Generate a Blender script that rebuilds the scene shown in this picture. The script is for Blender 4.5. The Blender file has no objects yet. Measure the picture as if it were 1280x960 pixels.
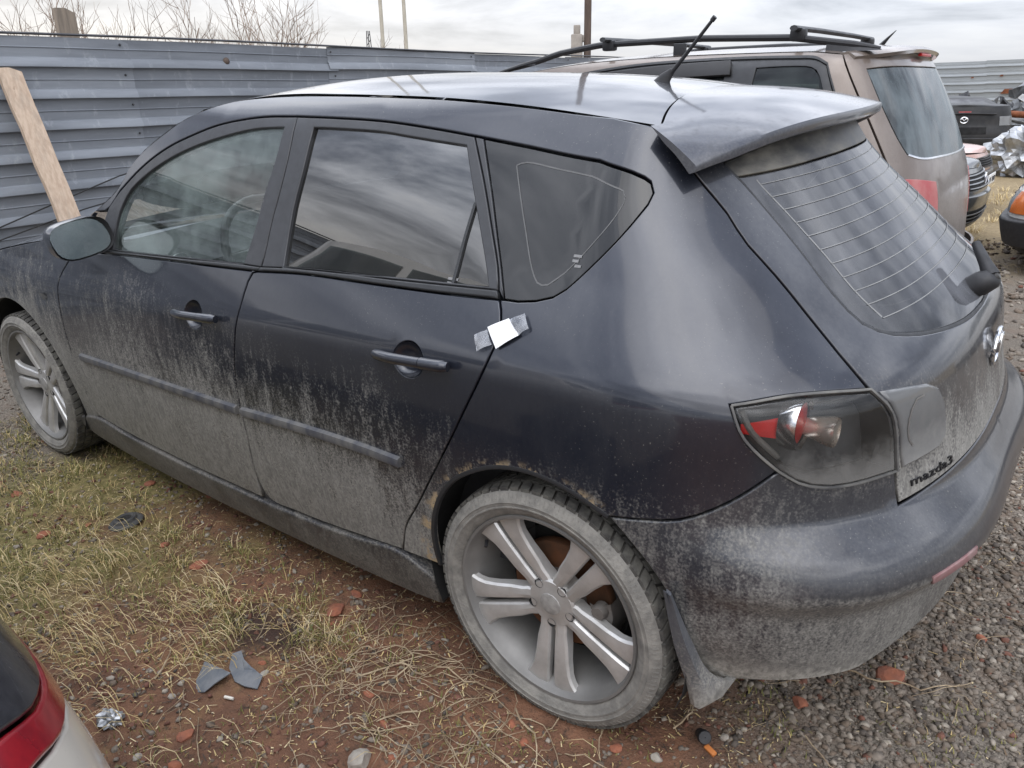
import bpy, math, random, json
import numpy as np
from mathutils import Vector, Matrix
from mathutils.geometry import delaunay_2d_cdt
random.seed(7); RNG = np.random.default_rng(7)
SC = bpy.context.scene; COL = SC.collection

# ---- camera ---------------------------------------------------------------------------------
cam = bpy.data.cameras.new('camera'); camo = bpy.data.objects.new('camera', cam); COL.objects.link(camo)
cam.sensor_width = 36; cam.lens = 36*970.52/1280; cam.clip_start = .02; cam.clip_end = 3000
cr, cu, cf = Vector((.79562523, .60549839, -.01876677)), Vector((-.19911804, .29064788, .93588237)), Vector((-.57212979, .74087483, -.35181244))
CAM = Vector((.87763402, -2.10082309, 1.42252556))
m = Matrix((cr, cu, -cf)).transposed().to_4x4(); m.translation = CAM
camo.matrix_world = m; SC.camera = camo

# ---- sky and sun: an overcast spring day ----------------------------------------------------
SUN_EL, SUN_AZ = math.radians(46), math.radians(142)      # azimuth from +y towards +x
world = bpy.data.worlds.new('World'); SC.world = world; world.use_nodes = True
def world_nodes():
    nt = world.node_tree; nt.nodes.clear(); N = nt.nodes.new; K = nt.links.new
    out = N('ShaderNodeOutputWorld'); bg = N('ShaderNodeBackground'); K(bg.outputs[0], out.inputs[0])
    sky = N('ShaderNodeTexSky'); sky.sky_type = 'NISHITA'; sky.sun_disc = False
    sky.sun_elevation = SUN_EL; sky.sun_rotation = SUN_AZ
    tc = N('ShaderNodeTexCoord'); sep = N('ShaderNodeSeparateXYZ'); K(tc.outputs['Generated'], sep.inputs[0])
    def ma(op, a, b=None, c=None, clamp=False):
        n = N('ShaderNodeMath'); n.operation = op; n.use_clamp = clamp
        for i, v in enumerate((a, b, c)):
            if v is None: continue
            if isinstance(v, (int, float)): n.inputs[i].default_value = v
            else: K(v, n.inputs[i])
        return n.outputs[0]
    den = ma('ADD', ma('ABSOLUTE', sep.outputs[2]), .16)
    comb = N('ShaderNodeCombineXYZ'); K(ma('DIVIDE', sep.outputs[0], den), comb.inputs[0]); K(ma('DIVIDE', sep.outputs[1], den), comb.inputs[1])
    n1 = N('ShaderNodeTexNoise'); n1.inputs['Scale'].default_value = 1.05; n1.inputs['Detail'].default_value = 9; n1.inputs['Roughness'].default_value = .58; n1.inputs['Distortion'].default_value = .35
    K(comb.outputs[0], n1.inputs['Vector'])
    # the cloud deck is thinner towards the hidden sun and thick on the far side, as the windows mirror it
    d = ma('ADD', ma('MULTIPLY', sep.outputs[0], -.50), ma('MULTIPLY', sep.outputs[1], .62))
    low = ma('POWER', ma('SUBTRACT', 1, ma('ABSOLUTE', sep.outputs[2]), clamp=True), 7)
    t = ma('ADD', ma('ADD', ma('MULTIPLY', n1.outputs['Fac'], 2.8), ma('MULTIPLY', d, .10)), -.86)
    lw = ma('MULTIPLY', low, .94); t = ma('ADD', ma('MULTIPLY', t, ma('SUBTRACT', 1, lw)), ma('MULTIPLY', lw, .88), clamp=True)
    ramp = N('ShaderNodeValToRGB'); K(t, ramp.inputs[0]); el = ramp.color_ramp.elements
    el[0].position = .12; el[0].color = (.12, .125, .14, 1); el[1].position = .95; el[1].color = (.955, .965, 1.0, 1)
    for p, c in ((.34, (.24, .26, .31, 1)), (.52, (.47, .495, .555, 1)), (.74, (.77, .795, .865, 1))):
        e = el.new(p); e.color = c
    # a warm streak where the deck lifts off the horizon to the west
    west = ma('MULTIPLY', ma('ADD', ma('MULTIPLY', sep.outputs[0], -.85), ma('MULTIPLY', sep.outputs[1], -.25), clamp=True), low, clamp=True)
    wm = N('ShaderNodeMix'); wm.data_type = 'RGBA'; K(ma('MULTIPLY', west, .9), wm.inputs[0]); K(ramp.outputs[0], wm.inputs[6]); wm.inputs[7].default_value = (1.0, .86, .66, 1)
    sk = N('ShaderNodeMix'); sk.data_type = 'RGBA'; sk.blend_type = 'MULTIPLY'; sk.inputs[0].default_value = 1; K(sky.outputs[0], sk.inputs[6]); sk.inputs[7].default_value = (.1, .1, .1, 1)
    fin = N('ShaderNodeMix'); fin.data_type = 'RGBA'; fin.inputs[0].default_value = .9; K(sk.outputs[2], fin.inputs[6]); K(wm.outputs[2], fin.inputs[7])
    # an overcast dome is about three times as bright overhead as at the horizon
    K(fin.outputs[2], bg.inputs[0])
    K(ma('MULTIPLY', ma('ADD', ma('MULTIPLY', ma('MAXIMUM', sep.outputs[2], 0.), 2.45), .46), SKY_STRENGTH), bg.inputs[1])
SKY_STRENGTH = 1.0
world_nodes()
sun = bpy.data.lights.new('sun', 'SUN'); sun.energy = .6; sun.angle = math.radians(70); sun.color = (1, .95, .88)
suno = bpy.data.objects.new('sun', sun); COL.objects.link(suno)
sd = Vector((math.sin(SUN_AZ)*math.cos(SUN_EL), math.cos(SUN_AZ)*math.cos(SUN_EL), math.sin(SUN_EL)))
suno.rotation_euler = sd.to_track_quat('Z', 'Y').to_euler()
vs = SC.view_settings; vs.view_transform = 'Standard'; vs.look = 'None'; vs.exposure = 0.90; vs.gamma = 1.0; vs.use_curve_mapping = False
SC.cycles.max_bounces = 8; SC.cycles.transparent_max_bounces = 12; SC.cycles.diffuse_bounces = 3; SC.cycles.glossy_bounces = 4
SC.cycles.use_denoising = True

TILT = .041                      # the yard falls towards the near side; the hatchback stands on that slope
def ground_z(x, y):
    y = np.asarray(y, float)
    return TILT*(np.clip(y, -1.8, 1.0)+.18*np.log1p(np.exp(-np.clip((y+1.8)/.18, -20, 20)))-.18*np.log1p(np.exp(np.clip((y-1.0)/.18, -20, 0)))*0)
# ---- smooth curves and the car body surface -------------------------------------------------
def spl(xs, ys):
    """natural cubic spline, straight beyond its ends"""
    xs = np.array(xs, float); ys = np.array(ys, float); n = len(xs); h = np.diff(xs)
    A = np.zeros((n, n)); r = np.zeros(n); A[0, 0] = A[-1, -1] = 1
    for i in range(1, n-1):
        A[i, i-1] = h[i-1]; A[i, i] = 2*(h[i-1]+h[i]); A[i, i+1] = h[i]
        r[i] = 6*((ys[i+1]-ys[i])/h[i]-(ys[i]-ys[i-1])/h[i-1])
    M = np.linalg.solve(A, r)
    def f(x):
        x = np.asarray(x, float); xc = np.clip(x, xs[0], xs[-1])
        i = np.clip(np.searchsorted(xs, xc)-1, 0, n-2); hh = h[i]
        a = (xs[i+1]-xc)/hh; b = (xc-xs[i])/hh
        v = a*ys[i]+b*ys[i+1]+((a**3-a)*M[i]+(b**3-b)*M[i+1])*hh*hh/6
        d0 = (ys[1]-ys[0])/h[0]-h[0]*M[1]/6; d1 = (ys[-1]-ys[-2])/h[-1]+h[-1]*M[-2]/6
        return v+np.where(x < xs[0], (x-xs[0])*d0, 0)+np.where(x > xs[-1], (x-xs[-1])*d1, 0)
    return f

class Surf:
    """left half of a car body: side skin y=-w(z,x), closed by superellipse corners at both ends"""
    L = .72
    def __init__(s, w, XC, n, xs=0., XF=None, nf=2.6, xf=-2.95):
        s.w, s.XC, s.n, s.xs, s.XF, s.nf, s.xf = w, XC, n, xs, XF, nf, xf
        s.umax = xs+s.L*math.pi/2; s.umin = xf-s.L*math.pi/2
    def P(s, u, z):
        u, z = np.broadcast_arrays(np.asarray(u, float), np.asarray(z, float))
        us = np.clip(u, s.xf, s.xs)
        b = s.w(z, us)
        x = us.copy(); y = -b
        for sgn, on, lim, XE, nn in ((1, u > s.xs, s.xs, s.XC, s.n), (-1, u < s.xf, s.xf, s.XF, s.nf)):
            if XE is None: continue
            psi = np.clip(np.abs(u-lim)/s.L, 1e-9, math.pi/2-1e-9)
            N = nn(z) if callable(nn) else nn
            X, Y = np.sin(psi), np.cos(psi)
            t = (X**N+Y**N)**(-1/N)
            a = np.abs(XE(z)-lim)
            x = np.where(on, lim+sgn*a*X*t, x); y = np.where(on, -b*Y*t, y)
        return np.stack([x, y, z], -1)
    def N(s, u, z):
        e = 2e-3
        uu = np.clip(u, s.umin+2*e, s.umax-2*e)
        du = s.P(uu+e, z)-s.P(uu-e, z); dz = s.P(uu, z+e)-s.P(uu, z-e)
        n = np.cross(du, dz)
        return n/np.maximum(np.linalg.norm(n, axis=-1, keepdims=True), 1e-12)

def smin(a, b, k):
    h = np.clip(.5+.5*(b-a)/k, 0, 1)
    return b+(a-b)*h-k*h*(1-h)

def hatch_surfaces():
    lo = spl([.10, .2, .3, .45, .6, .75, .86, .93], [.80, .830, .849, .868, .877, .877, .870, .862])
    up = spl([.80, .90, 1.0, 1.1, 1.25, 1.35, 1.40, 1.44, 1.47], [.905, .859, .813, .763, .686, .627, .590, .545, .49])
    def w(z, x):
        zz = z-.03*(x+.9)*np.clip((1.1-z)/.2, 0, 1)
        g = smin(lo(z), up(zz), .009)
        g = g+.030*np.clip((-x-.2)/1.3, 0, 1)**1.5*np.clip((z-1.04)/.4, 0, 1.2)**2
        g = g*(1-.072*np.clip((x+.9)/.9, 0, 1.5)**2*np.clip((z-.9)/.4, 0, 1.2)**1.3)
        return g*(1-.016*((x+1.1)/1.6)**2)
    XC = spl([.10, .55, .70, .80, .88, .95, 1.0, 1.1, 1.2, 1.3, 1.38, 1.44], [.76, .765, .743, .721, .708, .675, .623, .515, .409, .320, .269, .210])
    n = spl([.1, .30, .42, .55, .68, .78, .9, 1.0, 1.1, 1.2, 1.3, 1.45], [3.2, 3.2, 3.1, 2.85, 2.62, 2.66, 2.75, 2.48, 2.45, 2.25, 2.2, 2.2])
    XF = spl([.1, .3, .5, .65, .75, .85, 1.0], [-3.50, -3.56, -3.55, -3.50, -3.44, -3.30, -3.0])
    body = Surf(w, XC, n, 0., XF, 2.3, -2.9)
    body = Surf(w, XC, n, 0., XF, 2.3, -2.9)
    dz = spl([.40, .46, .500, .522, .544, .575, .605, .632, .655, .670, .685, .9], [0, .010, .030, .056, .069, .066, .054, .030, .012, .002, 0, 0])
    dn = spl([.18, .26, .33, .40, .46, .9], [-.075, -.05, -.024, -.004, 0, 0])
    class Bump:
        L, umax, umin = Surf.L, body.umax, body.umin
        def P(s, u, z):
            r = np.clip((np.asarray(u, float)-.22)/.38, 0, 1); r = r*r*(3-2*r)
            q = np.clip((np.asarray(u, float)-.1)/.3, 0, 1); q = q*q*(3-2*q)
            c = np.clip((np.asarray(u, float)-.70)/.40, 0, 1); r = r*(1-.30*c*c*(3-2*c))
            d = np.where(np.asarray(z) > .40, np.maximum(dz(z), 0), 0)*r+np.minimum(dn(z), 0)*q*(1-.4*r)
            return body.P(u, z)+body.N(u, z)*d[..., None]
        N = Surf.N
    return body, Bump()

# outlines of the panels on the body surface: (arc position, height) in metres
PANELS = {"front_door":[[[-2.0682,0.9311],[-2.1242,0.8683],[-2.1469,0.8064],[-2.1609,0.7378],[-2.1708,0.6551],[-2.1698,0.5583],[-2.1674,0.4578],[-2.1688,0.3624],[-2.15,0.29107692307692307]],[[-2.15,0.2911],[-1.9747,0.2749],[-1.7993,0.2655],[-1.624,0.2611],[-1.4487,0.2585],[-1.2733,0.2603],[-1.098,0.2621]],[[-1.098,0.26209333333333334],[-1.092,0.34],[-1.0739,0.4943]],[[-1.0739,0.4943],[-1.0714,0.5767],[-1.069,0.6557],[-1.0602,0.7329],[-1.0385,0.8165],[-1.0167,0.8964],[-1.007,0.9518],[-0.992,0.9968],[-0.9781,1.0085],[-0.9668,1.0077]],[[-0.9668,1.0077],[-1.1964,0.9979],[-1.5301,0.985],[-1.8602,0.968]],[[-1.8602,0.968],[-2.0682,0.9311]]],
"rear_door":[[[-0.9668,1.0077],[-0.7884,1.021],[-0.4927,1.0278],[-0.303,1.0322],[-0.1381,1.0383]],[[-0.1381,1.0383],[-0.1229,1.0126],[-0.1154,0.9892],[-0.118,0.9413],[-0.1945,0.7801],[-0.3037,0.5946],[-0.3734,0.4834],[-0.4279,0.4033],[-0.462,0.31056]],[[-0.462,0.3106],[-0.5567,0.3003],[-0.6513,0.2909],[-0.746,0.2814],[-0.8407,0.2741],[-0.9353,0.2697],[-1.03,0.2653],[-1.062,0.2758666666666667],[-1.082,0.312]],[[-1.082,0.312],[-1.088,0.36],[-1.0739,0.4943],[-1.0714,0.5767],[-1.069,0.6557],[-1.0602,0.7329],[-1.0385,0.8165],[-1.0167,0.8964],[-1.007,0.9518],[-0.992,0.9968],[-0.9781,1.0085],[-0.9668,1.0077]]],
"belt_F":[[[-1.8246,0.9816],[-1.6997,0.9862],[-1.3574,1.0013],[-1.03,1.0174],[-0.9567,1.0189]],[[-0.9567,1.0189],[-0.9668,1.0077]],[[-0.9668,1.0077],[-1.1964,0.9979],[-1.5301,0.985],[-1.8602,0.968]],[[-1.8602,0.968],[-1.8246,0.9816]]],
"belt_R":[[[-0.9567,1.0189],[-0.8612,1.0269],[-0.6777,1.0366],[-0.4586,1.0428],[-0.284,1.049],[-0.1491,1.054]],[[-0.1491,1.054],[-0.1381,1.0383]],[[-0.1381,1.0383],[-0.303,1.0322],[-0.4927,1.0278],[-0.7884,1.021],[-0.9668,1.0077]],[[-0.9668,1.0077],[-0.9567,1.0189]]],
"frame_F":[[[-1.7926,1.1691],[-1.7152,1.2242],[-1.6396,1.2679],[-1.5484,1.308],[-1.4311,1.3443],[-1.3213,1.3719],[-1.2134,1.3874],[-1.1079,1.3959],[-0.9656,1.397]],[[-0.9656,1.397],[-0.9495,1.2988],[-0.9504,1.2087],[-0.9565,1.1339],[-0.9546,1.0494],[-0.9567,1.0189]],[[-0.9567,1.0189],[-1.03,1.0174],[-1.3574,1.0013],[-1.6997,0.9862],[-1.8246,0.9816]],[[-1.8246,0.9816],[-1.8621,1.0392],[-1.8524,1.1057],[-1.7926,1.1691]]],
"glass_F":[[[-1.006,1.3699],[-1.1281,1.3649],[-1.2768,1.342],[-1.4152,1.3109],[-1.5336,1.2735],[-1.6406,1.2273],[-1.7336,1.1673],[-1.7678,1.1113],[-1.7792,1.041],[-1.7721,0.9917]],[[-1.7721,0.9917],[-1.7018,0.9922],[-1.3599,1.0078],[-1.0393,1.0216]],[[-1.0393,1.0216],[-1.0239,1.1126],[-1.0164,1.2053],[-1.0034,1.2872],[-1.006,1.3699]]],
"frame_R":[[[-0.9656,1.397],[-0.8306,1.3941],[-0.6281,1.3859],[-0.4396,1.3679],[-0.3334,1.355]],[[-0.3334,1.355],[-0.2709,1.2656],[-0.2068,1.1605],[-0.1637,1.0881],[-0.1481,1.0541]],[[-0.1491,1.054],[-0.284,1.049],[-0.4586,1.0428],[-0.6777,1.0366],[-0.8612,1.0269],[-0.9567,1.0189]],[[-0.9567,1.0189],[-0.9546,1.0494],[-0.9565,1.1339],[-0.9504,1.2087],[-0.9495,1.2988],[-0.9656,1.397]]],
"glass_R_all":[[[-0.8794,1.3708],[-0.7599,1.3679],[-0.6147,1.3616],[-0.5261,1.3523],[-0.3491,1.3348]],[[-0.3491,1.3348],[-0.2834,1.229],[-0.2319,1.1458],[-0.1788,1.0601]],[[-0.1788,1.0601],[-0.2873,1.0567],[-0.4617,1.0502],[-0.7143,1.0356],[-0.8627,1.0307]],[[-0.8627,1.0307],[-0.877,1.1692],[-0.874,1.2715],[-0.8794,1.3708]]],
"glass_R":[[[-0.8794,1.3708],[-0.7599,1.3679],[-0.6147,1.3616],[-0.5261,1.3523],[-0.3491,1.3348]],[[-0.3491,1.3348],[-0.3148,1.2806],[-0.2832,1.2258]],[[-0.2832,1.2258],[-0.2844,1.1419],[-0.2839,1.0571]],[[-0.2839,1.0571],[-0.4617,1.0502],[-0.7143,1.0356],[-0.8627,1.0307]],[[-0.8627,1.0307],[-0.877,1.1692],[-0.874,1.2715],[-0.8794,1.3708]]],
"glass_Rt":[[[-0.2792,1.221],[-0.2319,1.1458],[-0.1788,1.0601]],[[-0.1788,1.0601],[-0.2799,1.0559]],[[-0.2799,1.0559],[-0.2822,1.1421],[-0.2792,1.221]]],
"pillar":[[[-0.3334,1.355],[-0.3074,1.3518]],[[-0.3074,1.3518],[-0.2453,1.2503],[-0.1896,1.149],[-0.1279,1.0395]],[[-0.1279,1.0395],[-0.1481,1.0541]],[[-0.1481,1.0541],[-0.1637,1.0881],[-0.2068,1.1605],[-0.2709,1.2656],[-0.3334,1.355]]],
"quarter_glass":[[[-0.3074,1.3518],[-0.1766,1.3346],[-0.0576,1.3176],[0.0542,1.305],[0.1752,1.291],[0.2309,1.2806]],[[0.2309,1.2806],[0.2571,1.2717],[0.2686,1.2586],[0.2593,1.2431],[0.2159,1.2121],[0.1441,1.1631],[0.0787,1.1174],[0.0202,1.0744]],[[0.0202,1.0744],[0.0001,1.0619],[-0.0195,1.0532],[-0.0611,1.0434],[-0.1046,1.0391],[-0.1279,1.0395]],[[-0.1279,1.0395],[-0.1896,1.149],[-0.2453,1.2503],[-0.3074,1.3518]]],
"quarter":[[[-1.9389,1.0949],[-1.8072,1.1782],[-1.763,1.2394],[-1.6899,1.2975],[-1.6031,1.3419],[-1.5183,1.3821],[-1.4157,1.4157],[-1.2962,1.4384],[-1.1681,1.4472],[-1.0145,1.4502],[-0.8316,1.4477],[-0.6494,1.4425]],[[-0.6494,1.4425],[-0.4668,1.4348],[-0.299,1.4226],[-0.165,1.4099],[-0.0582,1.398],[0.1183,1.3853],[0.2659,1.3735]],[[0.2659,1.3735],[0.3082,1.3478],[0.3581,1.3232],[0.4307,1.2715],[0.4963,1.2047],[0.5116,1.166],[0.5341,1.133],[0.5617,1.0866],[0.5931,1.0121],[0.6107,0.9572],[0.6306,0.9183]],[[0.6306,0.9183],[0.5631,0.9245],[0.4921,0.9257],[0.3968,0.9128]],[[0.3968,0.9128],[0.412,0.8599],[0.4419,0.8182],[0.4716,0.7851]],[[0.4716,0.7851],[0.4287,0.7472],[0.3756,0.7077],[0.3075,0.6714],[0.2355,0.6557],[0.1724,0.6453]],[[0.1724,0.6453],[0.1342,0.6636],[0.0883,0.6814],[0.0232,0.6936],[-0.0458,0.6924],[-0.1131,0.6768],[-0.1784,0.6453],[-0.2364,0.6042],[-0.2856,0.5415],[-0.3242,0.442],[-0.3317,0.357],[-0.3276,0.3158]],[[-0.3276,0.3158],[-0.455,0.3074]],[[-0.462,0.31056],[-0.4279,0.4033],[-0.3734,0.4834],[-0.3037,0.5946],[-0.1945,0.7801],[-0.118,0.9413],[-0.1154,0.9892],[-0.1229,1.0126],[-0.1381,1.0383]],[[-0.1381,1.0383],[-0.1279,1.0395]],[[-0.1279,1.0395],[-0.1046,1.0391],[-0.0611,1.0434],[-0.0195,1.0532],[0.0001,1.0619],[0.0202,1.0744]],[[0.0202,1.0744],[0.0787,1.1174],[0.1441,1.1631],[0.2159,1.2121],[0.2593,1.2431],[0.2686,1.2586],[0.2571,1.2717],[0.2309,1.2806]],[[0.2309,1.2806],[0.1752,1.291],[0.0542,1.305],[-0.0576,1.3176],[-0.1766,1.3346],[-0.3074,1.3518]],[[-0.3074,1.3518],[-0.3334,1.355]],[[-0.3334,1.355],[-0.4396,1.3679],[-0.6281,1.3859],[-0.8306,1.3941],[-0.9656,1.397]],[[-0.9656,1.397],[-1.1079,1.3959],[-1.2134,1.3874],[-1.3213,1.3719],[-1.4311,1.3443],[-1.5484,1.308],[-1.6396,1.2679],[-1.7152,1.2242],[-1.7926,1.1691]],[[-1.7926,1.1691],[-1.8524,1.1057],[-1.9389,1.0949]]],
"skirt":[[[-2.41,0.225],[-2.16,0.285],[-1.9475,0.2654],[-1.735,0.2569],[-1.5225,0.2516],[-1.31,0.2529],[-1.0975,0.2551],[-0.885,0.265],[-0.6725,0.2818],[-0.46,0.3038],[-0.36,0.262]],[[-0.36,0.262],[-0.352,0.165]],[[-0.352,0.165],[-0.43,0.155],[-0.7,0.142],[-1.1,0.13],[-1.6,0.13],[-2.0,0.142],[-2.3,0.18],[-2.41,0.225]]],
"lamp":[[[0.3968,0.9128],[0.4921,0.9257],[0.5631,0.9245],[0.6306,0.9183]],[[0.6306,0.9183],[0.6616,0.879],[0.6773,0.826],[0.683,0.7421]],[[0.683,0.7421],[0.6482,0.7417],[0.6018,0.7395],[0.5482,0.7425],[0.5087,0.7549],[0.4716,0.7851]],[[0.4716,0.7851],[0.4419,0.8182],[0.412,0.8599],[0.3968,0.9128]]],
"rev":[[[0.6448,0.9129],[0.7138,0.9058],[0.756,0.8978]],[[0.756,0.8978],[0.7819,0.8846],[0.7986,0.8625],[0.8141,0.8173],[0.8169,0.7724],[0.8078,0.7552],[0.7916,0.7499]],[[0.7916,0.7499],[0.693,0.7437]],[[0.693,0.7437],[0.6865,0.8229],[0.6683,0.8787],[0.6448,0.9129]]],
"seam":[[[0.2659,1.3735],[0.3082,1.3478],[0.3581,1.3232],[0.4307,1.2715],[0.4963,1.2047],[0.5116,1.166],[0.5341,1.133],[0.5617,1.0866],[0.5931,1.0121],[0.6107,0.9572],[0.6306,0.9183]]],
"glL":[[[0.5289,1.2975],[0.5804,1.2532],[0.6229,1.1899],[0.6473,1.1263],[0.6546,1.0907],[0.6742,1.0338],[0.6916,1.0067],[0.7241,0.9885],[0.7748,0.9753],[0.8627,0.9625],[1.0026,0.9495]]],
"lampR":[[[0.6306,0.9183],[0.6616,0.879],[0.6773,0.826],[0.683,0.7421]]],
"hbt":[[[0.6836,0.6663],[0.6971,0.6547]]],
"crease":[[[-1.0197,0.9273],[-0.7441,0.8973],[-0.4356,0.9131],[-0.1224,0.9236],[0.1324,0.9296],[0.256,0.9257],[0.3523,0.9173]]],
"fritline":[[[-0.1964,1.2984],[-0.184,1.3035],[-0.0841,1.2933],[0.1105,1.2644]],[[0.1105,1.2644],[0.1549,1.2546],[0.1617,1.2431],[0.1483,1.2257],[0.0683,1.1601],[-0.0204,1.0867]],[[-0.0204,1.0867],[-0.0355,1.0764],[-0.0557,1.0774],[-0.0709,1.0893],[-0.1317,1.1844],[-0.1964,1.2984]]],
"mouldF":[[[-2.0826,0.5624],[-1.7958,0.57],[-1.4045,0.5794],[-1.0839,0.587]]],
"mouldR":[[[-1.0597,0.5876],[-0.7924,0.6033],[-0.5319,0.6092],[-0.4036,0.6064]]],
"handles":[[[-1.2419,0.8552],[-1.3457,0.8494],[-1.0972,0.8652],[-0.3536,0.8831],[-0.4608,0.881],[-0.2159,0.8947]]],
"sticker":[[[-0.1408,0.9826],[-0.0946,1.0056],[-0.0568,0.9792],[-0.1048,0.9464]],[[-0.1685,0.9632],[-0.1411,0.978],[-0.1178,0.9521],[-0.1527,0.9343]],[[-0.0894,1.0032],[-0.0589,1.0191],[-0.0382,0.9936],[-0.0582,0.9775]]],
"lampparts":[[[0.5204,0.8646],[0.579,0.8361],[0.4722,0.8655],[0.6136,0.8363]]],
"badge":[[[0.7106,0.7],[0.8379,0.7107]]],
"backplate":[[[-2.1497,0.8654],[-1.9497,0.8779]]],
"repeater":[[[-2.2791,0.7699]]],
"bumper_top":[[[0.1724,0.6453],[0.2355,0.6557],[0.3076,0.6715],[0.3756,0.7077],[0.4287,0.7473],[0.4716,0.7852]],[[0.4716,0.7852],[0.5086,0.7549],[0.5482,0.7425],[0.6017,0.7396],[0.6481,0.7418],[0.6829,0.7422]],[[0.6829,0.7422],[0.6817,0.6693]]],
"bumper_ledge":[[[0.6817,0.6693],[0.6863,0.6608],[0.792,0.6785],[0.9142,0.6899]]],
"bumper_bot":[[[0.3167,0.2],[0.3897,0.2529],[0.4411,0.2735],[0.5026,0.287],[0.5535,0.2973],[0.6104,0.3041],[0.6538,0.3319],[0.7186,0.358],[0.7724,0.367]]],
"bumper_arch":[[[0.3167,0.2],[0.3026,0.3784],[0.2857,0.4883],[0.2576,0.5413],[0.2188,0.5922],[0.1724,0.6453]]],
"refl":[[[0.6768,0.546],[0.7192,0.5519],[0.7933,0.5557],[0.8563,0.4818],[0.8334,0.4409],[0.7471,0.4682]]],
"exh":[[[0.5959,0.4173],[0.6239,0.4274]]]}
# ---- helpers --------------------------------------------------------------------------------
def node(nt, typ, ins=None, **props):
    n = nt.nodes.new('ShaderNode'+typ)
    for k, v in props.items(): setattr(n, k, v)
    for k, v in (ins or {}).items():
        s = n.inputs[k]
        if hasattr(v, 'is_output') or isinstance(v, bpy.types.NodeSocket): nt.links.new(v, s)
        else: s.default_value = v
    return n
def M_(nt, op, a, b=0., clamp=False):
    return node(nt, 'Math', {0: a, 1: b}, operation=op, use_clamp=clamp).outputs[0]
def mixc(nt, f, a, b):
    return node(nt, 'Mix', {0: f, 6: a, 7: b}, data_type='RGBA').outputs[2]
def mixf(nt, f, a, b):
    return node(nt, 'Mix', {0: f, 2: a, 3: b}, data_type='FLOAT').outputs[0]
def c4(c): return tuple(c)+(1,) if len(c) == 3 else tuple(c)
def noise(nt, vec, scale, detail=5, rough=.55, dist=0.):
    return node(nt, 'TexNoise', {'Vector': vec, 'Scale': scale, 'Detail': detail, 'Roughness': rough, 'Distortion': dist}).outputs['Fac']
def scaled(nt, vec, s):
    return node(nt, 'Mapping', {'Vector': vec, 'Scale': s}).outputs[0]
def sstep(nt, v, a, b):
    return node(nt, 'MapRange', {'Value': v, 'From Min': a, 'From Max': b}, interpolation_type='SMOOTHSTEP').outputs[0]
MATS = {}
def mat(name):
    m = bpy.data.materials.new(name); m.use_nodes = True; nt = m.node_tree; nt.nodes.clear()
    out = nt.nodes.new('ShaderNodeOutputMaterial'); MATS[name] = m
    return m, nt, out
def simple(name, col, rough=.5, metal=0., var=.25, vscale=12., bump=0., bscale=60., coat=0., col2=None, stretch=(1, 1, 1), spec=.5, spots=None):
    """one surface with a little wear: the colour wanders between two tones, the roughness with it"""
    m, nt, out = mat(name)
    vec = scaled(nt, node(nt, 'TexCoord').outputs['Object'], stretch)
    n = noise(nt, vec, vscale, 6, .6)
    n = sstep(nt, n, .3, .7)
    c2 = c4(col2) if col2 else tuple(x*(1-var) for x in col)+(1,)
    base = mixc(nt, n, c4(col), c2)
    if spots:                                                       # oxide bloom and rust runs
        for colr, sc, st_, lo_, hi_, am in spots:
            base = mixc(nt, M_(nt, 'MULTIPLY', sstep(nt, noise(nt, scaled(nt, node(nt, 'TexCoord').outputs['Object'], st_), sc, 7, .68), lo_, hi_), am), base, c4(colr))
    ins = {'Base Color': base, 'Roughness': mixf(nt, n, rough, min(1, rough+.12)), 'Metallic': metal, 'Coat Weight': coat, 'Coat Roughness': .06, 'Specular IOR Level': spec}
    if bump:
        b = node(nt, 'Bump', {'Strength': bump, 'Distance': .004, 'Height': noise(nt, vec, bscale, 5, .6)})
        ins['Normal'] = b.outputs[0]
    p = node(nt, 'BsdfPrincipled', ins); nt.links.new(p.outputs[0], out.inputs[0])
    return m
def glass(name, tint, dust_haze=.03, dust_haze_col=(.35, .35, .33), rough=.015, streak=(1, 1, 1), dscale=6., ior=1.5, body=None, bodyf=0., zdust=None):
    """window glass: tinted see-through, mirror-like by Fresnel, a film of dusty or painted haze"""
    m, nt, out = mat(name)
    vec = node(nt, 'TexCoord').outputs['Object']
    tr = node(nt, 'BsdfTransparent', {'Color': c4(tint)})
    base = tr.outputs[0]
    if body:
        df = node(nt, 'BsdfDiffuse', {'Color': c4(body)}); base = node(nt, 'MixShader', {0: bodyf, 1: base, 2: df.outputs[0]}).outputs[0]
    gl = node(nt, 'BsdfAnisotropic' if False else 'BsdfGlossy', {'Color': (1, 1, 1, 1), 'Roughness': rough})
    fr = node(nt, 'Fresnel', {'IOR': ior})
    mx = node(nt, 'MixShader', {0: fr.outputs[0], 1: base, 2: gl.outputs[0]})
    n = noise(nt, scaled(nt, vec, streak), dscale, 6, .62)
    du = node(nt, 'BsdfDiffuse', {'Color': c4(dust_haze_col)})
    f = M_(nt, 'MULTIPLY', sstep(nt, n, .25, .8), dust_haze, True)
    if zdust:                                                       # grime settled towards the lower edge
        zz = node(nt, 'SeparateXYZ', {0: vec}).outputs[2]
        zz = M_(nt, 'ADD', zz, M_(nt, 'MULTIPLY', M_(nt, 'SUBTRACT', noise(nt, vec, 28, 5, .65), .5), .10))
        f = M_(nt, 'MAXIMUM', f, M_(nt, 'MULTIPLY', sstep(nt, zz, zdust[1], zdust[0]), zdust[2]))
    fin = node(nt, 'MixShader', {0: f, 1: mx.outputs[0], 2: du.outputs[0]})
    nt.links.new(fin.outputs[0], out.inputs[0])
    return m
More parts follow.
